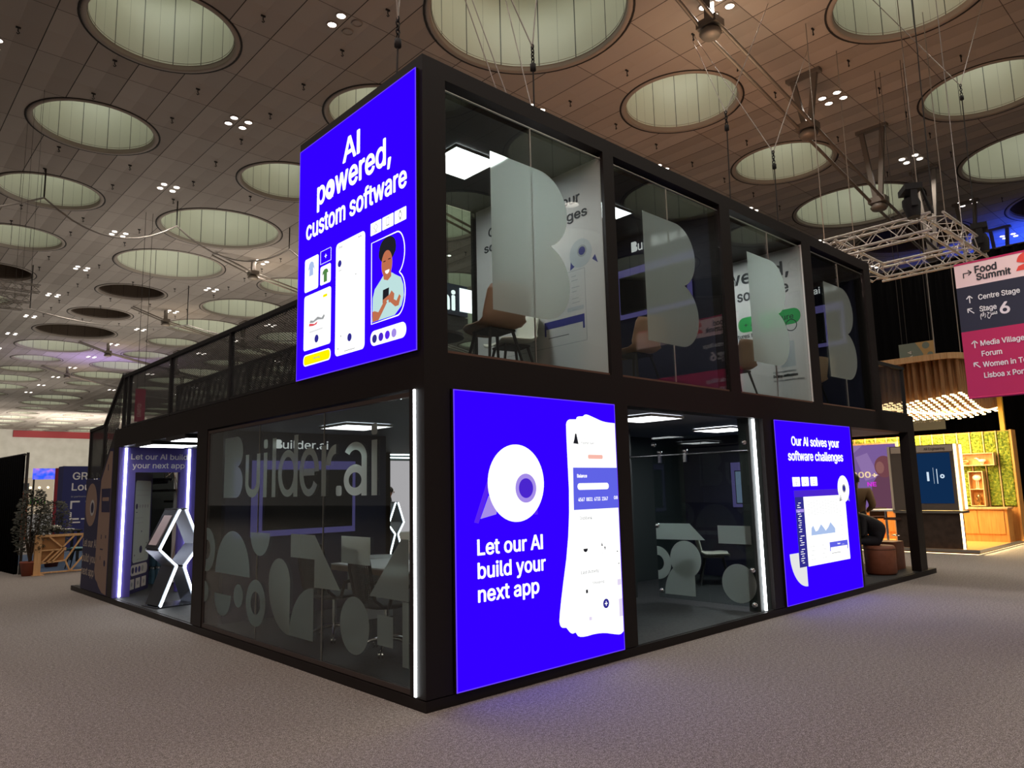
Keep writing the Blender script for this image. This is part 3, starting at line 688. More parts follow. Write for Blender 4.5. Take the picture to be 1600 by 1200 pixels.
flat(wm, 'handset', SU, [[(-.535, 3.165), (-.53, 3.275), (-.44, 3.28), (-.445, 3.18)]], M_DARKE, N2, N3)
flat(wm, 'hand', SU, [[(-.53, 3.15), (-.53, 3.19), (-.44, 3.215), (-.43, 3.19)], [(-.44, 3.15), (-.45, 3.20), (-.40, 3.245), (-.36, 3.21), (-.37, 3.15)]], M_SKINE, N3, N4)
pi_ = flat(t, 'colour_picker', SU, [rrect(-.725, 2.822, -.195, 2.952, .06)], M_WHITE, 0, N1)
for u, m_ in ((-.66, M_NAVYE), (-.562, M_PUR3), (-.465, M_PUR1), (-.368, M_PUR2)): flat(pi_, 'swatch', SU, [circ((u, 2.882), .036)], m_, N1, N2)
# --- large lower screen
def mascot(t, P, c, r, pc, pr, m0, m1, m2, m3):
    o = flat(t, 'round_logo', P, [circ(c, r, 56)], m0, N2, N3)
    flat(o, 'logo_ring', P, [circ(pc, pr, 40)], m1, N3, N4); flat(o, 'logo_dot', P, [circ(pc, pr*.68, 40)], m2, N4, .005); return o
t = lightbox('large blue screen at street level beside the corner, Let our AI build your next app', S1, .262, .093, 2.26, 2.396)
mascot(t, S1, (.925, 1.65), .322, (1.03, 1.605), .122, M_WHITE, M_PUR2, M_PUR3, M_PUR1)
flat(t, 'logo_tail', S1, [[(.455, 1.345), (.50, 1.335), (.69, 1.75), (.60, 1.67)]], M_PUR1, 0, N1); flat(t, 'logo_tail', S1, [[(.52, 1.37), (.69, 1.40), (.72, 1.55), (.61, 1.55)]], M_PUR2, N1, N2); flat(t, 'logo_tail', S1, [[(1.12, 1.38), (1.165, 1.38), (1.16, 1.43)]], M_PUR1, N1, N2)
for s_, v, u1 in (('Let our AI', 1.09, 1.213), ('build your', .91, 1.24), ('next app', .73, 1.155)): text(t, s_, S1, .482, v, .118, M_WHITE, u1-.482, .02)
R_ = 2.251
ph = flat(t, 'phone_stack', S1, [chaikin([(R_, .262), (2.21, .24), (2.16, .243), (1.92, .299), (1.64, .287), (1.59, .345)], 2) + chaikin([(1.588, .343), (1.535, .338), (1.475, .40)], 2) + chaikin([(1.472, .40), (1.40, .41), (1.385, .50), (1.575, 1.27), (1.555, 2.1), (1.56, 2.215), (1.69, 2.222)], 2) + chaikin([(1.695, 2.222), (1.71, 2.25), (1.79, 2.255)], 2) + chaikin([(1.792, 2.256), (1.83, 2.28), (1.93, 2.256), (2.08, 2.215), (R_, 2.21)], 2)], M_WHITE, 0, N1)
cd_ = flat(ph, 'balance_card', S1, [[(1.63, 1.78), (R_, 1.78), (R_, 1.40), (1.622, 1.40)]], M_CARD, N1, N2)
text(ph, 'Balance', S1, 1.68, 1.69, .03, M_WHITE, .135, .02, N2, N3); flat(ph, 'pill', S1, [rrect(1.68, 1.578, 2.12, 1.638, .03)], M_WHITE, N2, N3)
text(ph, '4567  8831  6733  2367', S1, 1.685, 1.475, .032, M_WHITE, .415, .012, N2, N3); text(ph, '08', S1, 2.19, 1.482, .03, M_WHITE, .055, .012, N2, N3)
av = flat(ph, 'avatar', S1, [[(1.645, 2.0), (1.66, 2.035), (1.675, 2.09), (1.69, 2.09), (1.705, 2.035), (1.715, 1.995)]], M_DARKE, N1, N2)
text(ph, 'Hi, good day', S1, 1.75, 2.045, .014, M_LGREY, .14, 0, N1, N2); text(ph, 'Yasmin Sari', S1, 1.75, 1.998, .02, M_GREYE, .18, 0, N1, N2)
flat(ph, 'coral_bar', S1, [rrect(1.84, 1.862, 2.05, 1.90, .015)], M_PINKE, N1, N2); text(ph, 'VISA', S1, 1.66, 1.87, .018, M_LGREY, None, 0, N1, N2)
text(ph, 'IndiBank', S1, 1.70, 1.31, .028, M_GREYE, .165, 0, N1, N2); text(ph, 'Last Activity', S1, 1.69, .83, .028, M_GREYE, .24, .004, N1, N2); text(ph, 'Shopping', S1, 1.84, .73, .022, M_GREYE, .16, 0, N1, N2)
text(ph, 'Send', S1, 1.73, .985, .016, M_LGREY, None, 0, N1, N2); text(ph, 'Transfer', S1, 1.96, .985, .016, M_LGREY, None, 0, N1, N2)
flat(ph, 'icon', S1, [arc((1.76, 1.05), .03, PI, 2*PI, 8), [(1.98, 1.06), (2.0, 1.06), (1.99, 1.09)], [(2.02, 1.05), (2.04, 1.05), (2.03, 1.02)], rect(1.745, .66, 1.77, .69), rect(2.20, .99, 2.215, 1.0), rect(2.21, .88, 2.235, .886)], M_DARKE, N1, N2)
o = flat(ph, 'plus_button', S1, [circ((2.015, .54), .042)], M_NAVYE, N1, N2); flat(o, 'plus', S1, [rect(1.995, .536, 2.035, .544), rect(2.011, .52, 2.019, .56)], M_WHITE, N2, N3)
flat(ph, 'lilac_tile', S1, [rrect(2.19, .685, 2.245, .74, .01), rect(1.775, .42, 1.81, .45), rect(2.2, .40, 2.25, .56)], emis('lightbox_pale_lilac', (.78, .70, .9), 1, False), N1, N2)
# --- third screen
t = lightbox('narrow blue screen near the far right end, Our AI solves your software challenges', S1, 5.424, .093, 7.69, 2.396)
text(t, 'Our AI solves your', S1, 5.845, 2.08, .115, M_WHITE, 1.435, .018); text(t, 'software challenges', S1, 5.725, 1.885, .118, M_WHITE, 1.645, .018)
for u in (5.795, 6.045, 6.295):
    o = flat(t, 'icon_tile', S1, [rrect(u, 1.548, u+.205, 1.668, .012)], M_WHITE, 0, N1); flat(o, 'icon', S1, [rect(u+.07, 1.60, u+.13, 1.605), rect(u+.085, 1.575, u+.115, 1.585), rect(u+.075, 1.635, u+.125, 1.64)], M_GREYE, N1, N2)
wn = flat(t, 'window_bar', S1, [rect(5.81, 1.41, 7.33, 1.497)], M_PUR3, 0, N1)
sb = flat(t, 'side_bar', S1, [rect(5.815, .525, 6.055, 1.41)], M_NAVYE, N1, N2)
q = B()
for i in range(28):
    if i in (3, 14, 20): continue
    a = 5.87+.03*(i % 3 == 0); q.prism(rect(a, 1.33-.028*i, a+.05+.06*random.random(), 1.338-.028*i), S1, N2, N3)
q.obj('menu_line', M_WHITE, sb); flat(sb, 'menu_highlight', S1, [rect(5.83, 1.215, 6.04, 1.255)], M_PUR2, N2, N3)
dq = flat(t, 'quarter_disc', S1, [[(6.005, .71)] + arc((6.005, .71), .43, PI, 1.5*PI)], M_LGREY, 0, N1)
db = flat(t, 'dashboard', S1, [rect(6.055, .52, 7.33, 1.41)], M_WHITE, N1, N2)
q = B()
for i in range(9):
    for k in range(11): q.prism(rect(6.15+.085*k, 1.17+.022*i, 6.20+.085*k+.02*random.random(), 1.177+.022*i), S1, N2, N3)
for i in range(9): q.prism(rect(7.10, 1.25-.065*i, 7.16+.08*random.random(), 1.258-.065*i), S1, N2, N3)
for i in range(4):
    for k in range(2): q.prism(rect(6.15+.33*k, .76-.055*i, 6.25+.33*k+.06*random.random(), .768-.055*i), S1, N2, N3)
q.obj('table_line', M_LGREY, db)
flat(db, 'chart_area', S1, [[(6.20, .905), (6.22, 1.0), (6.27, 1.03), (6.33, .95), (6.40, .96), (6.50, 1.035), (6.56, 1.0), (6.63, .945), (6.72, .99), (6.79, 1.05), (6.87, 1.0), (6.92, .965), (6.92, .905)]], M_PALEB, N2, N3)
o = flat(db, 'dialog_head', S1, [rect(6.715, .715, 7.285, .785), rect(6.715, .665, 6.735, .72), rect(7.265, .665, 7.285, .72)], M_CARD, N2, N3); text(o, 'Project', S1, 7.0, .742, .02, M_WHITE, None, 0, N3, N4, 'c'); flat(db, 'progress_bar', S1, [rect(6.76, .632, 7.04, .64)], M_GREYE, N2, N3)
o = mascot(t, S1, (7.30, 1.495), .187, (7.315, 1.5), .06, M_WHITE, M_GREYE, M_NAVYE, M_PUR1); flat(t, 'logo_tail', S1, [[(7.13, 1.32), (7.23, 1.335), (7.18, 1.42)], [(7.40, 1.335), (7.47, 1.315), (7.44, 1.40)]], M_GREYE, N2, N3)
# --- unlit panel below the stair
EP = PX(.0); Q = lambda u, v: (u, v)
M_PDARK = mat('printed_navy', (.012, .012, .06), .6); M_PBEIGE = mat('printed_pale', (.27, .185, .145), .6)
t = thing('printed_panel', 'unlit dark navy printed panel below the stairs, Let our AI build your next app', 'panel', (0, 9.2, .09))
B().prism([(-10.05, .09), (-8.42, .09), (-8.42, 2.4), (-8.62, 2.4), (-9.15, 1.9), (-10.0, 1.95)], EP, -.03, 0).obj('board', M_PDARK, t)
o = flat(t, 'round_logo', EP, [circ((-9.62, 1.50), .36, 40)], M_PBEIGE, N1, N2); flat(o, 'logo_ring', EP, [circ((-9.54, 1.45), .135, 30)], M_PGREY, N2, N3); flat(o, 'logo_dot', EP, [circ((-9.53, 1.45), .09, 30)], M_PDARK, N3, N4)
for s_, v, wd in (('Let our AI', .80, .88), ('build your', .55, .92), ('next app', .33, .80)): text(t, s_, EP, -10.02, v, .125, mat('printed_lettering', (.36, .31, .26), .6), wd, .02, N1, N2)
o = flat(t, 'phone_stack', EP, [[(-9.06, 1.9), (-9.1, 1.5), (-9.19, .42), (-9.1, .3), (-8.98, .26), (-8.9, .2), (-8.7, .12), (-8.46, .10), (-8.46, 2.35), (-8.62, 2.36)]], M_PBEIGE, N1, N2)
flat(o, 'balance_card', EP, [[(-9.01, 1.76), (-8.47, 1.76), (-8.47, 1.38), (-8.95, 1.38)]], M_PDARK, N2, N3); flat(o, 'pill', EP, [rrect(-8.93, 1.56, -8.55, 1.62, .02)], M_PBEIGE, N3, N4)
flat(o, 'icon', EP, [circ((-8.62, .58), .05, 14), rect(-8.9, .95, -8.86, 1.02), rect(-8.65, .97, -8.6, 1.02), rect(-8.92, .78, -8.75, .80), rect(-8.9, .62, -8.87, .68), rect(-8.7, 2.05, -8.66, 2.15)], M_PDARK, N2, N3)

# ------------------------------------------------------------------ upstairs rooms
W1 = PX(2.275)
t = thing('wall_poster', 'white poster in the first upper room, Our AI solves your software challenges', 'poster', tuple(W1(-1, UF, 0)))
B().prism(rect(-2.03, 2.71, -.04, 4.985), W1, -.012, 0).obj('sheet', M_PWHITE, t)
text(t, 'Our AI solves your', W1, -1.80, 4.60, .105, M_INK, 1.47, .02); text(t, 'software challenges', W1, -1.88, 4.42, .10, M_INK, 1.645, .02)
q = B()
for r in (rect(-1.52, 3.095, -.30, 3.10), rect(-.303, 3.1, -.298, 3.86), rect(-.62, 3.86, -.3, 3.865)): q.prism(r, W1, 0, N1)
for i in range(7): q.prism(rect(-.49, 3.80-.045*i-.03*(i//2), -.42+.02*(i % 3), 3.806-.045*i-.03*(i//2)), W1, 0, N1)
q.prism(rect(-1.12, 3.20, -1.02, 3.205), W1, 0, N1).prism(rect(-1.12, 3.14, -1.02, 3.145), W1, 0, N1); q.obj('window_line', M_PGREY, t)
flat(t, 'dialog_head', W1, [rect(-.905, 3.30, -.325, 3.38), rect(-.905, 3.225, -.88, 3.3), rect(-.35, 3.23, -.325, 3.3)], M_PNAVY, 0, N1); flat(t, 'progress_bar', W1, [rect(-.85, 3.195, -.55, 3.202)], M_INK, 0, N1); flat(t, 'blue_row', W1, [rrect(-.56, 3.43, -.33, 3.475, .01)], M_PPALE, 0, N1)
flat(t, 'chart_area', W1, [[(-1.40, 3.36), (-1.28, 3.45), (-1.2, 3.40), (-1.12, 3.47), (-1.0, 3.36)]], M_PPALE, 0, N1)
o = flat(t, 'round_logo', W1, [circ((-.345, 4.03), .155, 36)], M_PPALE, N2, N3); flat(o, 'logo_ring', W1, [circ((-.325, 4.05), .065, 28)], M_PGREY, N3, N4); flat(o, 'logo_dot', W1, [circ((-.325, 4.05), .045, 28)], M_PNAVY, N4, .005)
flat(t, 'logo_tail', W1, [[(-.50, 3.875), (-.42, 3.91), (-.485, 3.985)], [(-.19, 3.93), (-.115, 3.875), (-.15, 3.97)]], M_PNAVY, N1, N2)
W3 = PX(6.675)
t = thing('wall_poster', 'white poster in the third upper room with a green button, AI powered custom software', 'poster', tuple(W3(-1, UF, 0)))
B().prism(rect(-2.03, 2.71, -.01, 4.985), W3, -.012, 0).obj('sheet', M_PWHITE, t)
text(t, 'powered,', W3, -1.62, 4.61, .2, M_INK, 1.40, .022); text(t, 'custom software', W3, -1.82, 4.345, .16, M_INK, 1.58, .022)
o = flat(t, 'green_button', W3, [rrect(-1.08, 3.86, -.095, 4.09, .11)], M_PGREEN, 0, N1); text(o, '+ Add feature', W3, -.98, 3.94, .075, M_INK, .78, .01, N1, N2)
q = B(); q.ring((-.245, 3.845), .088, .076, W3, N1, N2); q.obj('cursor_ring', M_INK, t); text(t, 'features to add', W3, -1.22, 3.775, .06, M_INK, .58, .008)
text(t, 'Recommended features', W3, -.57, 3.175, .028, M_PGREY, .35, 0); text(t, 'Desktop notifications', W3, -.57, 3.11, .04, M_INK, .37, .01); text(t, 'Push notifications to web / desktop', W3, -.57, 3.05, .026, M_PGREY, .46, 0); text(t, 'Based on your idea', W3, -1.2, 3.60, .028, M_PGREY, .38, 0)
flat(t, 'blue_row', W3, [rect(-.45, 3.25, -.22, 3.62), rect(-1.2, 3.2, -1.1, 3.4)], M_PPALE, 0, N1)
M_FRLED = emis('violet_frame_glow', (.30, .25, .72), .22); M_TVSCR = mat('tv_glass', (.012, .012, .014), .12); M_TVON = emis('tv_picture', (.30, .42, .62), .35)
def television(label, P, u0, v0, u1, v1, iu0, iv0, iu1, iv1, scr):
    t = thing('television', label, 'television', tuple(P((u0+u1)/2, v0, 0)))
    B().prism(rect(u0, v0, u1, v1), P, .0, .035).obj('surround', M_FRLED, t)
    B().prism(rect(iu0-.015, iv0-.015, iu1+.015, iv1+.015), P, .036, .07).obj('bezel', M_BLK2, t); B().prism(rect(iu0, iv0, iu1, iv1), P, .0705, .073).obj('display', scr, t)
W2, W4, WD, WR = PX(4.5), PX(8.86), PY(4.448), PX(7.695)
television('dark television in a violet surround upstairs in the second upper room', W2, -1.6, 3.86, -.45, 4.54, -1.54, 3.93, -.52, 4.41, M_TVSCR)
television('dark television in a violet surround in the last upper room', W4, -1.6, 3.86, -.62, 4.57, -1.54, 3.93, -.70, 4.42, M_TVSCR)
television('large dark television in a violet surround behind the frosted Builder.ai window', WD, .57, 1.08, 2.03, 2.03, .72, 1.17, 1.95, 1.90, M_TVSCR)
television('small lit television seen through the glass door of the entrance bay', WR, -1.95, 1.22, -.75, 1.95, -1.85, 1.29, -.85, 1.80, M_TVON)
def wordmark(P, u, v, cap, width):
    t = thing('wall_lettering', {0: 'white Builder.ai wall sign upstairs in the second upper room', 1: 'white Builder.ai wall sign in the last upper room'}.get(wordmark.n, 'small white Builder.ai wall sign above the large dark television'), 'sign', tuple(P(u, v, 0))); wordmark.n += 1
    flat(t, 'letter_mark', P, [[(u+(a-u)*.9, b) for a, b in bshape(u, v, cap*1.08, cap*.275, cap*.85)]], M_SIGN, .001, .006); text(t, 'uilder.ai', P, u+cap*.85, v, cap, M_SIGN, width-cap*.85, .004, .001, .006)
wordmark.n = 0; M_SIGN = emis('lit_wall_sign', (1, 1, .98), .55, False)
wordmark(W2, -1.37, 4.765, .13, .70); wordmark(W4, -1.42, 4.79, .11, .68); wordmark(WD, .885, 2.19, .105, .74)
def led_panel(x, y, z, label, s_=.3, m_=None):
    t = thing('ceiling_light_panel', label, 'ceiling light', (x, y, z))
    q = B()
    for r in ((-s_-.015, s_+.015, -s_-.015, -s_), (-s_-.015, s_+.015, s_, s_+.015), (-s_-.015, -s_, -s_, s_), (s_, s_+.015, -s_, s_)): q.box(r[0], r[1], r[2], r[3], -.03, 0)
    lpart(q, 'frame', M_ALU, t); lpart(B().box(-s_, s_, -s_, s_, -.025, -.005), 'diffuser', M_LEDQ if 3 < x < 4 or z < 3 and x < 6 else M_LEDP, t)
led_panel(1.24, 1.04, 4.985, 'bright square light panel on the ceiling of the first upper room', .27); led_panel(3.47, 1.04, 4.985, 'square light panel at the dark ceiling of the second upper room', .27); led_panel(5.7, 1.04, 4.985, 'square ceiling light panel above the green button poster room', .27)
led_panel(1.25, 3.1, 2.395, 'square light panel above the meeting table behind the corner window'); led_panel(3.62, .62, 2.395, 'square light panel nearest the opening of the entrance bay'); led_panel(3.35, 2.5, 2.395, 'square light panel deeper inside the entrance bay'); led_panel(6.1, 1.1, 2.395, 'square light panel of the small room behind the glass door')
for x, y, lb in ((.35, 6.9, 'dark framed square lamp nearer the violet portal'), (.35, 5.55, 'dark framed square lamp nearer the frosted corner room')):
    t = thing('square_lamp', lb+', left bay', 'ceiling light', (x, y, 2.4)); lpart(B().box(-.36, .36, -.36, .36, -.05, 0), 'housing', M_BLK2, t); lpart(B().box(-.31, .31, -.31, .31, -.055, -.045), 'diffuser', M_LEDQ, t)

# chairs
def chair_shell(thick=.012, wid=.44):
    pr = [(.235, .415), (.225, .44), (.12, .448), (0, .44), (-.12, .442), (-.185, .468), (-.225, .54), (-.25, .65), (-.275, .76), (-.29, .81)]
    wd = [.36, .42, .47, .48, .49, .50, .49, .47, .44, .38]; n = 9; b = B(); L = []
    for (x, z), wv in zip(pr, wd):
        row = []
        for k in range(n):
            s_ = -1+2*k/(n-1); e = abs(s_)**3; row.append((x+.05*e*(z > .5), s_*wv/2, z+.035*e*(z < .5)))
        L.append(row)
    vs = [p for r in L for p in r]; N = len(vs); bk = []
    for i, r in enumerate(L):
        for p in r: bk.append((p[0]-(thick if p[2] > .49 else 0), p[1], p[2]-(thick if p[2] <= .49 else 0)))
    fs = []; R = len(L)
    for i in range(R-1):
        for k in range(n-1):
            a = i*n+k; fs += [(a, a+1, a+n+1, a+n), (N+a+1, N+a, N+a+n, N+a+n+1)]
    ed = [(k, k+1) for k in range(n-1)] + [((i)*n+n-1, (i+1)*n+n-1) for i in range(R-1)] + [((R-1)*n+k+1, (R-1)*n+k) for k in range(n-1)] + [((i+1)*n, i*n) for i in range(R-1)]
    fs += [(b_, a, N+a, N+b_) for a, b_ in ed]
    return b.add(vs + bk, fs, True)
def shell_chair(label, loc, rz, m_, group='moulded shell chairs in the glass rooms'):
    t = thing('shell_chair', label, 'chair', loc, rz, group)
    lpart(chair_shell(), 'seat_shell', m_, t)
    lpart(B().box(-.15, .15, -.15, .15, .405, .425), 'seat_frame', M_BLK2, t)
    for sx in (-1, 1):
        for sy in (-1, 1): lpart(B().tube([(sx*.13, sy*.13, .41), (sx*.22, sy*.21, 0)], [.017, .011], 8), 'leg', M_BLK2, t)
    return t
c0 = shell_chair('tan shell chair with its back to the first upper window', (1.28, .62, UF), PI/2-.12, M_TAN)
dup(c0, (3.47, .62, UF), PI/2-.05, 'tan shell chair behind the second frosted letter upstairs'); dup(c0, (5.62, .58, UF), PI/2-.05, 'tan shell chair beside the green button poster'); dup(c0, (7.8, .58, UF), PI/2-.05, 'tan shell chair in the last upper room')
shell_chair('pale cream shell chair behind the tan one in the first upper room', (1.95, 1.1, UF), PI-.25, M_CREAM)
shell_chair('white shell chair behind the glass door of the entrance bay', (6.78, 1.82, FL), -.95, M_CREAM)
def round_table(label, loc, r, h_, mt):
    t = thing('round_table', label, 'table', loc); lpart(B().lathe([(0, h_-.03), (r, h_-.03), (r, h_), (0, h_)], n=40, sm=False), 'table_top', mt, t)
    lpart(B().tube([(0, 0, .02), (0, 0, h_-.03)], .035, 12), 'column', M_BLK2, t); lpart(B().lathe([(.0, 0), (r*.62, 0), (r*.62, .012), (.04, .03), (0, .03)], n=32, sm=False), 'foot_plate', M_BLK2, t)
round_table('low round black table between the chairs of the first upper room', (1.15, 1.42, UF), .32, .5, M_BLK2); round_table('round black table with papers in the room behind the glass door', (7.2, 1.35, FL), .33, .62, M_BLK2)
q = B().box(7.02, 7.28, 1.2, 1.42, FL+.621, FL+.628).box(7.1, 7.33, 1.28, 1.5, FL+.6285, FL+.634); tag(q.obj('papers', M_PLAIN), 'loose white papers on the round black table behind glass', 'papers')
round_table('round white table behind the long meeting table', (2.05, 3.85, FL), .30, .68, M_WTOP)
# meeting room
t = thing('meeting_table', 'long white topped meeting table behind the frosted corner window', 'table', (1.62, 2.5, FL)); lpart(B().box(-.4, .4, -1.1, 1.1, .66, .675), 'table_top', M_WTOP, t); lpart(B().box(-.4, .4, -1.1, 1.1, .60, .66), 'table_edge', mat('greige_edge', (.36, .28, .23), .6), t)
for s_ in (-1, 1): lpart(B().box(-.3, .3, s_*.85-.03, s_*.85+.03, 0, .60), 'leg', M_PPALE, t)
t = thing('papers', 'small white carton on the near end of the meeting table', 'box', (1.45, 1.55, FL+.676)); lpart(B().box(-.07, .07, -.09, .09, 0, .10), 'carton', M_PLAIN, t)
def office_chair(label, loc, rz):
    t = thing('office_chair', label, 'chair', loc, rz, 'mesh back office chairs at the meeting table')
    q = B()
    for i in range(17):
        s_ = -1+2*i/16; q.tube([(-.22+.04*(1-s_*s_)*-1, s_*.2, .48), (-.26-.04*(1-s_*s_), s_*.22, .75), (-.30-.03*(1-s_*s_), s_*.2, .98)], .006, 5)
    for k in range(28):
        z = .49+.0178*k; x = -.22-.16*(z-.48); q.tube([(x, -.2, z), (x-.04, 0, z), (x, .2, z)], .005, 4)
    lpart(q, 'mesh_back', M_MESHF, t)
    q = B()
    for s_ in (-1, 1): q.tube([(-.14, s_*.2, .46), (-.23, s_*.225, .52), (-.28, s_*.235, .76), (-.30, s_*.21, .98)], .016, 8)
    q.tube([(-.30, -.21, .98), (-.33, 0, 1.0), (-.30, .21, .98)], .016, 8); lpart(q, 'back_frame', M_BLK2, t)
    lpart(B().ball((0, 0, .45), (.25, .24, .045), 20, 8), 'seat', M_MESHF, t)
    for s_ in (-1, 1): lpart(B().tube([(-.1, s_*.25, .44), (-.08, s_*.29, .6), (.13, s_*.29, .63)], .018, 8), 'armrest', M_BLK2, t)
    lpart(B().tube([(0, 0, .12), (0, 0, .42)], .024, 10), 'gas_lift', M_CHROME, t)
    bs = B()
    for k in range(5):
        a = 2*PI*k/5+.3; c, s_ = math.cos(a), math.sin(a); bs.tube([(0, 0, .14), (.15*c, .15*s_, .12), (.27*c, .27*s_, .075)], [.022, .018, .013], 8)
    bs = lpart(bs, 'star_base', M_CHROME, t)
    for k in range(5):
        a = 2*PI*k/5+.3; c, s_ = .27*math.cos(a), .27*math.sin(a); q = B()
        for d in (-.016, .016): q.tube([(c-d*s_/.27-.008*s_/.27, s_+d*c/.27+.008*c/.27, .03), (c-d*s_/.27+.008*s_/.27, s_+d*c/.27-.008*c/.27, .03)], .03, 12)
        lpart(q, 'castor', M_CHROME, bs)
    return t
oc = office_chair('black mesh office chair, second from the corner post at the meeting table', (.72, 2.62, FL), .1)
dup(oc, (.72, 1.62, FL), -.12, 'black mesh office chair nearest the corner post'); dup(oc, (2.25, 2.9, FL), PI, 'black mesh office chair on the far side of the meeting table')

# ------------------------------------------------------------------ left bay: violet portal, phone panel, LED sculpture
M_PORT = mat('violet_portal', (.11, .09, .42), .5); M_PORTN = mat('portal_navy', (.022, .02, .12), .5)
YP = PY(8.06)
t = thing('portal', 'violet portal in the left bay reading Let our AI build your next app', 'portal', (.5, 8.1, FL))
B().prism(rect(.0, 2.0, 1.17, 2.395), YP, -.1, 0).obj('header', M_PORT, t)
for u0, u1 in ((.0, .235), (.92, 1.17)): B().prism(rect(u0, FL, u1, 2.0), YP, -.1, 0).obj('leg', M_PORT, t)
for u in (.085, 1.05): B().prism(rect(u-.016, .1, u+.016, 2.38), YP, .002, .016).obj('led_strip', M_LED, t)
text(t, 'Let our AI build', YP, .16, 2.205, .085, M_PLAIN, .86, .014, .001, .006); text(t, 'your next app', YP, .185, 2.065, .085, M_PLAIN, .795, .014, .001, .006)
PP = Pl((.25, 8.26, 0), (.58, .815, 0))
t = thing('phone_display', 'tall navy panel with a printed phone standing inside the violet portal', 'panel', (.25, 8.3, FL))
B().prism(rect(0, FL, .92, 2.0), PP, -.05, 0).obj('board', M_PORTN, t)
o = flat(t, 'phone', PP, [rrect(.16, .56, .86, 1.88, .06)], mat('printed_mint', (.60, .68, .63), .5), N1, N2)
q = B()
for r in (rect(.2, 1.72, .8, 1.726), rect(.2, 1.64, .8, 1.646), rect(.2, 1.27, .55, 1.276), rect(.2, 1.19, .55, 1.196), rect(.35, .6, .65, .608)): q.prism(r, PP, N2, N3)
for k in range(4): q.prism(circ((.38+.12*k, 1.46), .03, 14), PP, N2, N3)
q.obj('search_field', M_PGREY, o); flat(o, 'button', PP, [circ((.24, 1.46), .045, 20), circ((.5, .76), .06, 20), rect(.22, 1.36, .28, 1.37), circ((.5, 1.05), .015, 10), circ((.24, .68), .015, 8), circ((.75, .85), .012, 8)], M_PORTN, N2, N3)
o = flat(t, 'colour_picker', PP, [rrect(.1, .36, .84, .53, .08)], M_PWHITE, N1, N2)
for k in range(4): flat(o, 'swatch', PP, [circ((.2+.14*k, .445), .05, 18)], (M_PORTN, M_PNAVY, M_PNAVY, M_PGREY)[k], N2, N3)
for k in range(3): o = flat(t, 'icon_tile', PP, [rect(.08+.26*k, .15, .28+.26*k, .31)], M_PWHITE, N1, N2); flat(o, 'icon', PP, [circ((.18+.26*k, .23), .035, 12)], M_PGREY, N2, N3)
t = thing('board', 'pale board leaning in the store room behind the portal', 'board', (1.45, 9.3, FL)); B().bar((1.45, 9.2, FL+.02), (1.55, 9.5, 2.15), .5, .03, (0, 1, 0)).obj('board_face', M_PPALE, t)
q = B()
for k in range(5):
    a = random.random(); q.tube([(.95+.1*k, 9.0+.2*a, 2.15), (1.0+.1*k, 9.05, 1.95-.1*a), (1.15+.08*k, 9.1, 2.05), (1.25, 9.15, 1.6-.2*a), (1.28+.03*k, 9.2, .9-.3*a), (1.2+.05*k, 9.25, .25)], .009, 5)
tag(q.obj('cables', mat('pale_cable', (.55, .45, .36), .6), None), 'tangle of pale cables hanging inside the portal opening', 'cables')
struct(B().box(.3, 3.0, 10.3, 10.4, FL, 2.4), 'wall_rear', M_INNER)
wtr = None
for z in range(2):
    for k in range(4):
        loc = (1.02+.09*(k % 2), 9.55+.09*(k//2), FL+.3*z)
        if wtr is None:
            wtr = thing('water_bottle', 'clear blue plastic water bottle in the shrink wrapped stack behind the portal', 'bottle', loc, 0, 'water bottles stacked behind the portal')
            lpart(B().lathe([(0, 0), (.04, 0), (.042, .02), (.042, .1), (.038, .12), (.042, .14), (.042, .2), (.02, .255), (.016, .26), (0, .26)], n=14), 'body', mat('blue_water_plastic', (.18, .36, .48), .12, Transmission_Weight=.45), wtr)
            lpart(B().lathe([(0, .258), (.019, .258), (.019, .285), (0, .285)], n=12), 'cap', M_PLAIN, wtr)
        else: dup(wtr, loc)
M_SCU = mat('sculpture_steel', (.16, .18, .21), .25, .8); M_SCULED = emis('sculpture_led', (.92, .96, 1.0), 8.0)
def sculpture(label, loc, rz, sc=1.0):
    # local: u along x (0 at centre), front faces -y, depth to +y
    t = thing('light_sculpture', label, 'sculpture', loc, rz, None)
    Lc = [(-.03, 1.33), (-.29, .79), (-.045, .55), (-.25, .02)]; Rc = [(.06, 1.33), (.28, .83), (.06, .54), (.25, .02)]
    for ch in (Lc, Rc):
        q = B(); ld = B()
        for (a, za), (b_, zb) in zip(ch, ch[1:]):
            q.bar((a, .21, za), (b_, .21, zb), .05, .42, (0, 1, 0)); 
            ld.bar((a, -.018, za), (b_, -.018, zb), .018, .024, (0, 1, 0))
        lpart(q, 'folded_band', M_SCU, t); lpart(ld, 'led_strip', M_SCULED, t)
    lpart(B().box(-.31, .31, -.04, .45, 0, .015), 'base_plate', M_SCU, t); lpart(B().box(-.06, .09, .0, .42, 1.325, 1.35), 'top_cap', M_SCU, t)
    o = lpart(B().bar((-.095, .21, 1.25), (-.30, .21, .85), .012, .24, (0, 1, 0)), 'side_panel', mat('pink_grey_panel', (.5, .42, .44), .4), t)
    return t
sc_ = sculpture('crossed steel light sculpture outlined in white LED standing in the left bay', (.41, 6.42, FL), .10)
dup(sc_, (7.25, 11.2, 0), .25, 'distant white outlined light sculpture seen through the corner window')
HT = HC - .015                            # where wires meet the ceiling fittings
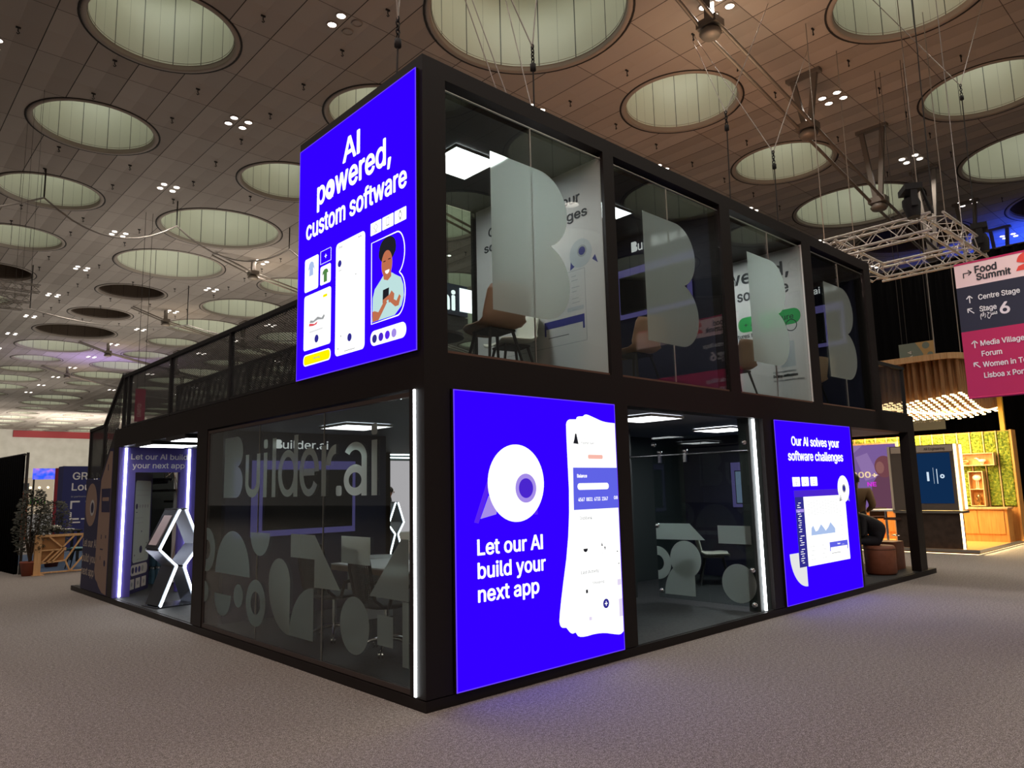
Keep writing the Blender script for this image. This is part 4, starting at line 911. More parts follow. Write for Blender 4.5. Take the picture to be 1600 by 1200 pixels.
# ------------------------------------------------------------------ open right end: poufs and seated person
M_LEATH = speckle('tan_leather', (.22, .075, .038), (.27, .095, .05), 12, .5)
t = thing('pouf', 'round brown leather pouf under the seated person', 'pouf', (9.45, .38, FL)); lpart(B().lathe([(0, 0), (.215, 0), (.235, .03), (.235, .42), (.215, .455), (0, .46)], n=40), 'body', M_LEATH, t); q = B(); q.ring((0, 0), .238, .228, Pl((0, 0, .40), (1, 0, 0), (0, 1, 0)), -.004, .004); lpart(q, 'seam', M_BLK2, t)
t = thing('pouf', 'square brown leather pouf beside the end column', 'pouf', (10.28, .58, FL)); lpart(B().prism(rrect(-.22, -.22, .22, .22, .05), Pl((0, 0, 0), (1, 0, 0), (0, 1, 0)), 0, .45), 'body', M_LEATH, t); lpart(B().prism(rrect(-.215, -.215, .215, .215, .05), Pl((0, 0, 0), (1, 0, 0), (0, 1, 0)), .4505, .465), 'cushion', M_LEATH, t)
M_SKIN = mat('skin', (.42, .22, .15), .5); M_HAIR = mat('dark_hair', (.012, .009, .008), .5); M_EYE = mat('eye_white', (.7, .68, .64), .3)
def figure(name, label, loc, rz, J, edges, zones, mats, parts=(), group=None):
    # J: joint -> (x, y, z, r); edges: joint pairs; zones: joint pair prefix -> material slot. One continuous skinned surface.
    t = thing(name, label, 'person', loc, rz, group)
    names = list(J); me = bpy.data.meshes.new('body'); me.from_pydata([J[k][:3] for k in names], [(names.index(a), names.index(b_)) for a, b_ in edges], [])
    o = bpy.data.objects.new('body', me); COL.objects.link(o); md = o.modifiers.new('skin', 'SKIN'); md.use_smooth_shade = True
    for k, v in zip(names, me.skin_vertices[0].data):
        r = J[k][3]; v.radius = r if isinstance(r, tuple) else (r, r); v.use_root = (k == 'pelvis')
    s2 = o.modifiers.new('sub', 'SUBSURF'); s2.levels = s2.render_levels = 2
    dg = bpy.context.evaluated_depsgraph_get(); nm = bpy.data.meshes.new_from_object(o.evaluated_get(dg)); bpy.data.objects.remove(o)
    for m_ in mats: nm.materials.append(m_)
    segs = [(Vector(J[a][:3]), Vector(J[b_][:3]), zones.get((a, b_), 0)) for a, b_ in edges]
    for p in nm.polygons:
        c = p.center; best = 9; mi = 0
        for a, b_, z in segs:
            d = b_-a; k = max(0, min(1, (c-a).dot(d)/d.dot(d))); dd = (a+d*k-c).length
            if dd < best: best = dd; mi = z
        p.material_index = mi; p.use_smooth = True
    nm.name = 'body'; o = bpy.data.objects.new('body', nm); COL.objects.link(o); o.parent = t
    for nme, b_, m_ in parts: lpart(b_, nme, m_, t)
    return t
def head_parts(h, face, hair=M_HAIR, long=False, R=.095):
    h = Vector(h); f = Vector(face).normalized(); s_ = f.cross(Vector((0, 0, 1))).normalized(); u = s_.cross(f)
    rot = Matrix((f, s_, u)).transposed(); P = lambda a, b_, c: h + f*a + s_*b_ + u*c
    out = [('hair', B().ball(P(-.018, 0, .035), (.108, .092, .105), 16, 10, rot), hair)]
    if long: out[0][1].ball(P(-.05, 0, -.06), (.07, .085, .12), 14, 8, rot)
    e = B()
    for k in (-1, 1): e.ball(P(.088, k*.032, .0), .012, 8, 6)
    out.append(('eye', e, M_EYE)); out.append(('nose', B().ball(P(.105, 0, -.022), (.018, .013, .024), 8, 6, rot), M_SKIN))
    out.append(('mouth', B().ball(P(.09, 0, -.06), (.012, .026, .007), 8, 6, rot), mat('lip', (.3, .1, .08), .5)))
    ea = B()
    for k in (-1, 1): ea.ball(P(-.005, k*.080, -.012), (.016, .007, .025), 8, 6, rot)
    out.append(('ear', ea, M_SKIN)); return out
def hand(J, E, Zn, w, tip, side, tag_, sk):
    # palm and five fingers from wrist w towards tip direction; side points to the thumb
    w, d, s_ = Vector(w), Vector(tip).normalized(), Vector(side).normalized(); nrm = d.cross(s_)
    J[tag_+'palm'] = (*(w+d*.05), (.034, .016)); E.append((tag_+'wrist', tag_+'palm')); Zn[(tag_+'wrist', tag_+'palm')] = sk
    for i, (off, ln) in enumerate(((.03, .065), (.01, .075), (-.01, .07), (-.03, .055))):
        b_ = w+d*.09+s_*off; J[f'{tag_}f{i}a'] = (*b_, .009); J[f'{tag_}f{i}b'] = (*(b_+d*ln*.6+nrm*.012), .008); J[f'{tag_}f{i}c'] = (*(b_+d*ln*.9+nrm*.035), .007)
        for e in ((tag_+'palm', f'{tag_}f{i}a'), (f'{tag_}f{i}a', f'{tag_}f{i}b'), (f'{tag_}f{i}b', f'{tag_}f{i}c')): E.append(e); Zn[e] = sk
    a = w+d*.035+s_*.035; J[tag_+'ta'] = (*a, .011); J[tag_+'tb'] = (*(a+d*.035+s_*.025+nrm*.01), .009); J[tag_+'tc'] = (*(a+d*.06+s_*.028+nrm*.025), .008)
    for e in ((tag_+'palm', tag_+'ta'), (tag_+'ta', tag_+'tb'), (tag_+'tb', tag_+'tc')): E.append(e); Zn[e] = sk
M_JACK = mat('black_jacket', (.010, .010, .013), .7); M_JEAN = mat('dark_trousers', (.02, .022, .03), .8); M_OLIVE = mat('olive_jacket', (.22, .13, .055), .75); M_SHOE = mat('dark_shoe', (.015, .013, .012), .5); M_RUST = mat('rust_coat', (.30, .03, .03), .7)
def seated(label, loc, rz):          # faces +x, leaning forward over the knees, holding a phone
    J = {'pelvis': (-.02, 0, .10, .17), 'waist': (.0, 0, .25, .175), 'chest': (.14, 0, .38, .185), 'neckb': (.29, 0, .47, .068), 'neck': (.35, 0, .495, .052), 'head': (.45, 0, .54, (.082, .098)), 'crown': (.47, 0, .61, (.07, .08))}
    E = [('pelvis', 'waist'), ('waist', 'chest'), ('chest', 'neckb'), ('neckb', 'neck'), ('neck', 'head'), ('head', 'crown')]; Z = {('neck', 'head'): 1, ('head', 'crown'): 1, ('neckb', 'neck'): 1}
    for s_, k in ((1, 'l'), (-1, 'r')):
        J.update({k+'sh': (.22, .17*s_, .41, .068), k+'el': (.24, .20*s_, .16, .055), k+'wrist': (.50, .09*s_, .20, .031), k+'hip': (.06, .09*s_, .06, .095), k+'kn': (.43, .13*s_, .08, .068), k+'ca': (.42, .13*s_, -.14, .055), k+'an': (.40, .13*s_, -.36, .04), k+'he': (.38, .13*s_, -.425, .04), k+'to': (.56, .15*s_, -.43, .035)})
        for e, z in (((('chest'), k+'sh'), 0), ((k+'sh', k+'el'), 0), ((k+'el', k+'wrist'), 0), (('pelvis', k+'hip'), 2), ((k+'hip', k+'kn'), 2), ((k+'kn', k+'ca'), 2), ((k+'ca', k+'an'), 2), ((k+'an', k+'he'), 3), ((k+'he', k+'to'), 3)): E.append(e); Z[e] = z
        hand(J, E, Z, J[k+'wrist'][:3], (.8, -.35*s_, .25), (0, .3*s_, 1), k, 1)
    pr = head_parts((.455, 0, .555), (1, 0, -.65)); pr.append(('handset', B().bar((.60, 0, .20), (.65, 0, .30), .07, .01, (1, 0, -.5)), M_BLK2))
    return figure('person', label, loc, rz, J, E, Z, [M_JACK, M_SKIN, M_JEAN, M_SHOE], pr)
def standing(label, loc, rz, top, legs, hair=M_HAIR, armf=.2, long=False, lean=0., bulk=1.):   # faces +x
    J = {'pelvis': (0, 0, .95, (.155, .11)), 'waist': (0, 0, 1.08, (.145*bulk, .12*bulk)), 'chest': (.01, 0, 1.30, (.165*bulk, .135*bulk)), 'neckb': (.0, 0, 1.45, .06), 'neck': (.01, 0, 1.50, .05), 'head': (.03, 0, 1.60, (.08, .095)), 'crown': (.03, 0, 1.69, (.068, .08))}
    E = [('pelvis', 'waist'), ('waist', 'chest'), ('chest', 'neckb'), ('neckb', 'neck'), ('neck', 'head'), ('head', 'crown')]; Z = {('neck', 'head'): 1, ('head', 'crown'): 1, ('neckb', 'neck'): 1}
    bend = lambda x, z: (x+max(0, z-1)*math.sin(lean), min(z, 1)+max(0, z-1)*math.cos(lean))
    for s_, k in ((1, 'l'), (-1, 'r')):
        J.update({k+'sh': (.0, .175*s_*bulk, 1.40, .062*bulk), k+'el': (.0, .235*s_*bulk, 1.12, .047*bulk**2), k+'wrist': (armf, .17*s_, 1.02, .03), k+'hip': (0, .09*s_, .88, .09), k+'kn': (.02, .1*s_, .5, .062), k+'ca': (0, .1*s_, .33, .055), k+'an': (-.02, .1*s_, .09, .04), k+'he': (-.03, .1*s_, .04, .04), k+'to': (.14, .12*s_, .035, .034)})
        for e, z in ((('chest', k+'sh'), 0), ((k+'sh', k+'el'), 0), ((k+'el', k+'wrist'), 0), (('pelvis', k+'hip'), 2), ((k+'hip', k+'kn'), 2), ((k+'kn', k+'ca'), 2), ((k+'ca', k+'an'), 2), ((k+'an', k+'he'), 3), ((k+'he', k+'to'), 3)): E.append(e); Z[e] = z
        hand(J, E, Z, J[k+'wrist'][:3], (1, -.3*s_, -.1), (0, -.2*s_, 1), k, 1)
    for k in J: bx, bz = bend(J[k][0], J[k][2]); J[k] = (bx, J[k][1], bz, J[k][3])
    hx, hz = bend(.03, 1.61)
    return figure('person', label, loc, rz, J, E, Z, [top, M_SKIN, legs, M_SHOE], head_parts((hx, 0, hz), (1, 0, -math.sin(lean)), hair, long))
seated('person in a black jacket hunched forward on the round brown pouf', (9.47, .36, FL+.47), 1.94)
standing('person in an olive jacket standing with its back turned behind the seated person', (11.5, 1.53, 0), .2, M_OLIVE, M_JEAN, armf=.12, bulk=1.28)
standing('distant person in dark clothes holding a phone, seen through the corner window', (9.02, 14.2, 0), -.6, M_JACK, M_JEAN)
standing('distant person in a red coat by the pink wall, seen through the corner window', (9.0, 14.9, 0), -2.2, M_RUST, M_RUST, M_HAIR, .2, True)

# ------------------------------------------------------------------ neighbouring stand with the moss wall
M_GLOW = M_WARMS
st = thing('stand_platform', 'low wooden platform of the moss wall stand with a glowing edge', 'platform', (16, 3, 0))
B().box(14.43, 22, .31, 7, .02, .10).obj('deck', M_ORANGEW, st); B().box(14.5, 22, .38, 7, 0, .02).obj('plinth', M_BLK2, st)
B().box(14.445, 22, .325, .335, .012, .05).obj('led_strip', M_GLOW, st); B().box(14.445, 14.455, .335, 7, .012, .05).obj('led_strip', M_GLOW, st)
B().box(14.40, 14.43, .28, 7, .05, .11).obj('edge_trim', M_ALU, st); B().box(14.43, 22, .28, .31, .05, .11).obj('edge_trim', M_ALU, st)
MX = PX(17.6); t = thing('moss_wall', 'wooden framed wall of bright green moss panels', 'wall panel', (17.7, 2, .1))
B().box(17.62, 17.9, .2, 6.5, .1, 2.74).obj('backing', M_ORANGEW, t)
M_MOSS = mat('moss', (.10, .17, .02), .9); tt = NT(M_MOSS); f = tt.noise(16, 4, tt.pos()); tt.l(tt.ramp(f, (.3, (.09, .15, .012)), (.5, (.24, .31, .025)), (.7, (.50, .50, .06))), tt.p.inputs['Base Color']); tt.bump(tt.noise(30, 4, tt.pos()), 1, .06)
edges = [-.25+.02, -.53, -.81, -1.10, -1.38, -1.67, -1.95, -2.24, -2.52, -2.80, -3.08, -3.36, -3.64, -3.92, -4.2, -4.5, -4.8, -5.1, -5.4]
for a, b_ in zip(edges, edges[1:]):
    q = B(); nu, nv = 6, 50
    hh = [[.02+.035*random.random() for _ in range(nv+1)] for _ in range(nu+1)]
    vs = [MX(a+.012+(b_-a-.024)*i/nu*1.0, .9+1.83*j/nv, hh[i][j] if 0 < i < nu and 0 < j < nv else -.02) for i in range(nu+1) for j in range(nv+1)]
    q.add(vs, [(i*(nv+1)+j, i*(nv+1)+j+1, (i+1)*(nv+1)+j+1, (i+1)*(nv+1)+j) for i in range(nu) for j in range(nv)]); q.obj('moss_panel', M_MOSS, t)
for e in edges: B().prism(rect(e-.011, .88, e+.011, 2.74), MX, -.02, .055).obj('batten', M_PALEW, t)
B().prism(rect(-6.3, .1, -5.4, 2.74), MX, -.02, .02).obj('end_board', M_ORANGEW, t); B().prism(rect(-.24, .1, -.195, 2.75), MX, -.3, .07).obj('end_board', M_ORANGEW, t)
def shelf_box(label, u0, v0, u1, v1, div=None):
    t = thing('wall_shelf', label, 'shelf', tuple(MX((u0+u1)/2, v0, .06)))
    B().prism(rect(u0, v0, u1, v1), MX, .058, .07).obj('back_board', M_ORANGEW, t)
    for r in (rect(u0, v0, u1, v0+.02), rect(u0, v1-.02, u1, v1), rect(u0, v0+.02, u0+.02, v1-.02), rect(u1-.02, v0+.02, u1, v1-.02)): B().prism(r, MX, .07, .28).obj('board', M_PALEW, t)
    if div: B().prism(rect(u0+.02, div-.01, u1-.02, div+.01), MX, .07, .27).obj('board', M_PALEW, t)
shelf_box('long shallow wooden box shelf with two ornaments on the moss wall', -1.50, 1.90, -.57, 2.21); shelf_box('upright two compartment wooden box shelf on the moss wall', -1.16, .92, -.84, 1.77, 1.33)
M_BRASS = mat('brass', (.62, .42, .16), .28, 1.0); M_PEARL = mat('pearl_glaze', (.72, .66, .55), .3)
def orn(name, label, q, m_): tag(q.obj(name, m_), label, 'ornament')
q = B(); c = MX(-1.22, 1.92, .17); q.lathe([(0, 0), (.07, 0), (.07, .015), (0, .02)], c, 16); q.tube([c+Vector((.02*math.sin(k*1.1), .1*math.cos(k*.8), .03+.15*k/10)) for k in range(11)], .016, 7); orn('brass_ornament', 'coiled brass ornament on the long box shelf', q, M_BRASS)
q = B(); c = MX(-.84, 1.92, .17); q.ball(c+Vector((0, 0, .1)), (.05, .09, .045)); q.tube([c+Vector((0, .07, .12)), c+Vector((0, .12, .17)), c+Vector((0, .17, .16))], [.03, .02, .008], 7); q.tube([c+Vector((0, -.02, .07)), c], .01, 6).tube([c+Vector((0, .03, .07)), c+Vector((0, .03, 0))], .01, 6); orn('bird_ornament', 'pale bird shaped ornament on the long box shelf', q, M_PEARL)
q = B(); c = MX(-1.0, 1.34, .17); q.ball(c+Vector((0, 0, .27)), (.045, .1, .075)); q.tube([c+Vector((0, .02, .2)), c+Vector((0, .02, 0))], .008, 6).tube([c+Vector((0, -.02, .2)), c+Vector((0, -.02, 0))], .008, 6).lathe([(0, 0), (.05, 0), (.05, .012), (0, .012)], c, 14); orn('eye_ornament', 'eye shaped ornament on thin legs in the top shelf compartment', q, M_PEARL)
q = B(); c = MX(-1.0, .94, .17); q.lathe([(0, 0), (.05, 0), (.02, .05), (.06, .1), (.025, .16), (.055, .21), (.02, .26), (0, .28)], c, 14); orn('brass_figure', 'small brass figure in the bottom shelf compartment', q, M_BRASS)
CX0 = PX(17.05); t = thing('low_cabinet', 'low orange wood cabinet below the moss wall', 'cabinet', (17.3, 1.2, .1))
B().box(17.06, 17.5, .36, 5.3, .1, .86).obj('carcass', M_ORANGEW, t); B().box(17.0, 17.52, .33, 5.3, .86, .90).obj('counter_top', M_PALEW, t)
for k in range(8): B().prism(rect(-.42-.55*(k+1)+.008, .28, -.42-.55*k-.008, .83), CX0, -.008, .008).obj('door', M_ORANGEW, t)
KX = PX(14.6); t = thing('display_kiosk', 'tall kiosk with a dark blue touch screen and white lit edges', 'kiosk', (14.75, 1.2, .1))
B().prism(rect(-1.95, .92, -.64, 2.36), KX, -.12, 0).obj('screen_frame', mat('champagne_frame', (.17, .14, .115), .4, .3), t); B().prism(rect(-1.40, 1.07, -.715, 2.175), KX, 0, .006).obj('display', emis('kiosk_picture', (.006, .03, .095), .8), t)
B().prism(rect(-1.95, .1, -.64, .86), KX, -.25, 0).obj('lower_body', speckle('brown_stone', (.035, .024, .018), (.06, .042, .032), 8, .4), t); B().prism(rect(-1.97, .86, -.55, .91), KX, -.35, .06).obj('ledge', M_ALU, t)
B().prism(rect(-1.92, 2.20, -.66, 2.34), KX, 0, .01).obj('title_strip', mat('pale_strip', (.55, .46, .36), .5), t); text(t, 'AR Engineering', KX, -1.22, 2.24, .055, M_INK, .42, .01, .01, .014); q = B(); q.ring((-1.36, 2.265), .05, .04, KX, .01, .013); q.obj('badge', M_PGREY, t)
B().prism(rect(-.63, .92, -.585, 2.35), KX, -.06, .0).obj('led_strip', M_WARMS, t); B().prism(rect(-.52, .95, -.49, 2.33), KX, -.06, .0).obj('led_strip', M_WARMS, t); B().prism(rect(-.585, .92, -.52, 2.35), KX, -.1, -.02).obj('edge_post', M_PALEW, t)
B().prism(rect(-.635, .1, -.605, .86), KX, -.06, .0).obj('led_strip', M_WARMS, t); B().prism(rect(-2.0, .92, -1.952, 2.36), KX, -.1, .01).obj('edge_post', mat('cream_edge', (.72, .62, .48), .5), t)
KE = emis('kiosk_lettering', (.7, .85, 1.0), .9, False)
flat(t, 'screen_bar', KX, [rect(-1.21, 1.56, -1.165, 1.76)], KE, .007, .009); flat(t, 'screen_bar', KX, [rect(-1.075, 1.5, -1.07, 1.85), rect(-1.01, 1.5, -.995, 1.82)], KE, .007, .009); q = B(); q.ring((-.90, 1.66), .045, .018, KX, .007, .009); q.obj('screen_badge', KE, t)
# portrait panel behind
PO = PX(16.0); t = thing('portrait_panel', 'violet tinted panel with a woman in a headscarf and the number 200+', 'panel', (16, 3, .9))
E_ = lambda n, c: emis(n, c, .62, False)
B().prism(rect(-4.4, .86, -2.3, 2.5), PO, -.06, 0).obj('light_panel', E_('poster_violet', (.30, .17, .50)), t); B().prism(rect(-4.45, .82, -2.26, .86), PO, -.06, .02).obj('trim', M_PALEW, t); B().prism(rect(-4.45, 2.5, -2.26, 2.54), PO, -.06, .02).obj('trim', M_PALEW, t); B().prism(rect(-2.3, .86, -2.26, 2.5), PO, -.06, .02).obj('trim', M_PALEW, t); B().prism(rect(-4.3, .1, -4.2, .82), PO, -.05, 0).obj('support', M_PALEW, t); B().prism(rect(-2.5, .1, -2.4, .82), PO, -.05, 0).obj('support', M_PALEW, t)
flat(t, 'lilac_swash', PO, [[(-4.4, 2.3), (-3.4, 2.5), (-3.1, 2.5), (-3.6, 2.1), (-4.4, 1.9)], [(-3.3, 2.2), (-3.0, 2.3), (-2.75, 1.7), (-3.1, 1.6)]], E_('poster_lilac', (.42, .26, .62)), 0, N1)
ps = flat(t, 'woman_picture', PO, [[(-3.0, .87), (-2.95, 1.5), (-2.8, 1.72), (-2.5, 1.72), (-2.36, 1.5), (-2.31, .87)]], E_('poster_mauve', (.20, .08, .14)), N1, N2)
flat(ps, 'headscarf', PO, [circ((-2.62, 1.94), .23, 28, .27)], E_('poster_rose', (.26, .09, .11)), N2, N3); flat(ps, 'face', PO, [circ((-2.72, 1.92), .10, 22, .15)], E_('poster_skin', (.40, .17, .16)), N3, N4)
text(t, '200+', PO, -3.42, 1.68, .14, M_PLAIN, .62, .03, N4, .008); text(t, 'NE', PO, -3.06, 1.46, .1, emis('magenta_lettering', (.7, .03, .75), 1.0, False), .22, .03, N4, .008)
# bar table and stool
t = thing('bar_table', 'pale round bar table between the kiosk and the seated person', 'table', (14.85, 2.25, .1)); lpart(B().lathe([(0, .80), (.36, .80), (.36, .83), (0, .83)], n=36, sm=False), 'table_top', M_WTOP, t); lpart(B().tube([(0, 0, .02), (0, 0, .80)], .03, 10), 'column', M_CHROME, t); lpart(B().lathe([(0, 0), (.22, 0), (.2, .02), (0, .03)], n=24), 'foot', M_CHROME, t)
def stool(label, loc, rz):
    t = thing('bar_stool', label, 'stool', loc, rz, 'bar stools on the moss wall stand'); lpart(B().box(-.19, .19, -.19, .19, .60, .65), 'seat', mat('brown_leatherette', (.05, .025, .018), .5), t)
    lpart(B().box(-.2, -.17, -.19, .19, .66, .86), 'backrest', mat('brown_leatherette', (.05, .025, .018)), t); lpart(B().tube([(0, 0, .03), (0, 0, .6)], .025, 10), 'column', M_CHROME, t); lpart(B().lathe([(0, 0), (.2, 0), (.19, .015), (.03, .04), (0, .04)], n=24), 'foot', M_CHROME, t)
    q = B(); q.tube([(.14*math.cos(a), .14*math.sin(a), .25) for a in [2*PI*k/16 for k in range(16)]], .01, 6, closed=True); q.bar((0, 0, .25), (.14, 0, .25), .014); lpart(q, 'footrest', M_CHROME, t); return t
s0 = stool('brown bar stool nearest the end column, on the neighbouring stand', (14.72, 1.98, .10), 2.6); dup(s0, (15.25, 2.62, .10), .6, 'brown bar stool behind the pale bar table')
# canopy of cardboard tubes
t = thing('tube_canopy', 'hanging canopy of cardboard tubes with glowing ends', 'lamp', (17, 2.2, 4.3))
def cz(x, y): return 3.45+.10*math.sin((x-15)*1.9+y*1.2)+.08*math.cos(y*2.3)-.05*(x-15)
OUT = rrect(15.2, .5, 19.0, 4.4, .5, 6); q = B(); pz = Pl((0, 0, 0), (1, 0, 0), (0, 1, 0)); q.prism(OUT, pz, 4.42, 4.47); q.obj('top_board', M_PALEW, t)
q = B(); k = len(OUT)
for i in range(k):
    a, b_ = OUT[i], OUT[(i+1) % k]; q.bar((*a, 4.40), (*b_, 4.40), .04, .14)
q.obj('rim', M_PALEW, t)
tubes = [(15.32+.165*i+.08*(j % 2), .62+.145*j) for i in range(22) for j in range(26)]
tubes = [p for p in tubes if all(((b_[0]-a[0])*(p[1]-a[1])-(b_[1]-a[1])*(p[0]-a[0])) > .06*math.hypot(b_[0]-a[0], b_[1]-a[1]) for a, b_ in zip(OUT, OUT[1:]+OUT[:1]))]
tubes.sort(key=lambda p: (p[0]-CX)**2+(p[1]-CY)**2)
rest, restb = B(), B(); tme = {}
for n_, (x, y) in enumerate(tubes):
    z = cz(x, y); zq = round(z, 2)
    if n_ < 100:
        if zq not in tme:
            tme[zq] = B().tube([(0, 0, zq), (0, 0, 4.38)], .042, 10).mesh('tube', M_TUBE), B().lathe([(0, zq-.02), (.044, zq-.02), (.044, zq+.012), (0, zq+.012)], n=10).mesh('bulb', M_WARM)
        o = bpy.data.objects.new('tube', tme[zq][0]); COL.objects.link(o); o.parent = t; o.matrix_parent_inverse = t.matrix_basis.inverted(); o.location = (x, y, 0)
        e = bpy.data.objects.new('bulb', tme[zq][1]); COL.objects.link(e); e.parent = o
    else: rest.tube([(x, y, z), (x, y, 4.38)], .042, 8); restb.lathe([(0, -.02), (.044, -.02), (.044, .012), (0, .012)], (x, y, z), 8)
o = rest.obj('tubes', M_TUBE, t); o['kind'] = 'stuff'; o = restb.obj('bulbs', M_WARM, t); o['kind'] = 'stuff'
for x, y in ((16, 1.2), (18, 3.6), (16, 3.6), (18, 1.2)): B().tube([(x, y, 4.46), (x, y, HT)], .012, 5).obj('wire', M_CORD, t)
area('canopy_light', (16.8, 2.4, 3.05), 3.0, 230, (1.0, .66, .30)); area('moss_light', (16.3, 1.6, 3.05), 1.2, 210, (1.0, .82, .42), (1, 0, -.9), sy=3.2)
area('edge_strip_glow', (14.39, 3.4, .05), .04, 26, (1.0, .74, .36), (-1, 0, -.12), sy=6.0)
area('edge_strip_glow', (17.8, .27, .05), 6.4, 26, (1.0, .74, .36), (0, -1, -.12), sy=.04)
tag(B().box(17.9, 18.0, .40, .50, .1, 4.4).obj('yellow_post', mat('yellow_paint', (.75, .42, .04), .5)), 'yellow post rising behind the moss wall to the canopy', 'post')
# hanging signs
SG = PX(7.75); t = thing('hanging_banner', 'tall direction banner hanging at the right edge, Food Summit and Centre Stage', 'banner', (7.76, -2.5, 2.65))
M_BP, M_BN, M_BC, M_BR = mat('banner_pink', (.88, .66, .64), .8), mat('banner_navy', (.022, .024, .045), .8), mat('banner_crimson', (.50, .018, .10), .8), mat('banner_red', (.80, .07, .05), .8)
b0, b1 = 1.60, 3.75
for v0, v1, m_ in ((4.16, 4.47, M_BP), (3.55, 4.16, M_BN), (2.66, 3.55, M_BC)):
    B().prism(rect(b0, v0, b1, v1), SG, -.012, 0).obj('cloth', m_, t)
B().prism(rect(b0, 4.47, b1, 4.495), SG, -.014, .002).obj('hem', M_BC, t); B().tube([SG(b0, 2.655, -.006), SG(b1, 2.655, -.006)], .015, 8).obj('bottom_bar', M_BC, t)
text(t, 'Food', SG, 1.84, 4.325, .092, M_INK, .255, .026); text(t, 'Summit', SG, 1.85, 4.225, .085, M_INK, .395, .026)
for s_, u, v, wd in (('Centre Stage', 1.845, 3.955, .47), ('Stage', 1.845, 3.795, .195), ('Media Village', 1.81, 3.335, .49), ('Forum', 1.81, 3.195, .23), ('Women in Tech', 1.81, 3.05, .58), ('Lisboa x Portugal', 1.81, 2.905, .62)): text(t, s_, SG, u, v, .068, M_PLAIN, wd, .015)
text(t, '6', SG, 2.07, 3.72, .145, mat('banner_pale', (.8, .72, .74), .8), .115, .03); text(t, '\uFEE2\uFED7\uFEAD \uFEA1\uFEAE\uFEB4\uFEE3', SG, 1.845, 3.725, .055, M_PLAIN, .195, .006)
def arrow(u, v, a, m_, s_=.05):
    q = B(); c, sn = math.cos(a), math.sin(a); T = lambda x, y: (u+x*c-y*sn, v+x*sn+y*c)
    bar = lambda p, r, w_: [T(p[0]-w_*(r[1]-p[1])/math.dist(p, r), p[1]+w_*(r[0]-p[0])/math.dist(p, r)), T(p[0]+w_*(r[1]-p[1])/math.dist(p, r), p[1]-w_*(r[0]-p[0])/math.dist(p, r)), T(r[0]+w_*(r[1]-p[1])/math.dist(p, r), r[1]-w_*(r[0]-p[0])/math.dist(p, r)), T(r[0]-w_*(r[1]-p[1])/math.dist(p, r), r[1]+w_*(r[0]-p[0])/math.dist(p, r))]
    for p, r in (((-s_, 0), (s_, 0)), ((s_, 0), (.2*s_, .7*s_)), ((s_, 0), (.2*s_, -.7*s_))): q.prism(bar(p, r, .006), SG, .001, .003)
    q.obj('arrow', m_, t)
arrow(1.75, 4.345, 0, M_INK); flat(t, 'arrow_tail', SG, [rect(1.697, 4.28, 1.709, 4.35)], M_INK, .001, .003)
for v, a in ((3.98, PI/2), (3.82, .75*PI), (3.365, PI/2), (3.085, .75*PI)): arrow(1.742, v, a, M_PLAIN)
flat(t, 'red_number', SG, [[(2.32, 4.36)] + arc((2.43, 4.36), .11, PI, .25*PI, 12) + [(2.47, 4.32), (2.40, 4.33)], [(2.30, 4.24), (2.33, 4.30), (2.44, 4.335), (2.53, 4.335), (2.53, 4.24)]], M_BR, .001, .003)
for u in (1.75, 3.6): B().tube([SG(u, 4.49, -.006), SG(u, HT, -.006)], .006, 5).obj('wire', M_CORD, t)
def small_sign(label, x, u0, v0, u1, v1, m_): 
    P = PX(x); t = thing('hanging_sign', label, 'sign', tuple(P((u0+u1)/2, v0, 0))); B().prism(rect(u0, v0, u1, v1), P, -.02, 0).obj('board', m_, t)
    for u in (u0+.1, u1-.1): B().tube([P(u, v1, -.01), P(u, HT, -.01)], .008, 5).obj('wire', M_DKWIRE, t)
    return t, P
M_TEAL = mat('sign_teal', (.16, .22, .20), .7); M_OCHRE = mat('sign_ochre', (.42, .30, .13), .7); M_SGREY = mat('sign_grey', (.17, .18, .155), .7)
t, P = small_sign('small teal and ochre hanging sign above the tube canopy', 20, -3.36, 5.02, -2.40, 5.62, M_TEAL)
flat(t, 'ochre_wave', P, [[(-2.9, 5.62), (-2.40, 5.62), (-2.40, 5.02), (-2.85, 5.02), (-2.7, 5.25), (-2.8, 5.45)]], M_OCHRE, .001, .003); V_ = Pl(P(-3.0, 5.05, 0), (0, 0, 1), (0, 1, 0)); text(t, 'TA 4', V_, 0, 0, .12, M_PLAIN, .34, .01)
flat(t, 'teal_spot', P, [circ((-2.62, 5.5), .1, 20), circ((-2.52, 5.22), .08, 20)], M_TEAL, .003, .005)
t, P = small_sign('grey hanging sign below the tube canopy reading 3401-8500', 20.25, -3.30, 3.03, -2.40, 3.92, M_SGREY)
text(t, '3401-8500', P, -3.22, 3.26, .12, mat('sign_pale', (.42, .42, .38), .7), .72, .012); text(t, '3401', P, -3.25, 3.55, .1, M_PLAIN, .12, .01); flat(t, 'line', P, [rect(-3.0, 3.68, -2.55, 3.70), rect(-3.0, 3.55, -2.65, 3.57)], M_PGREY, .001, .003)
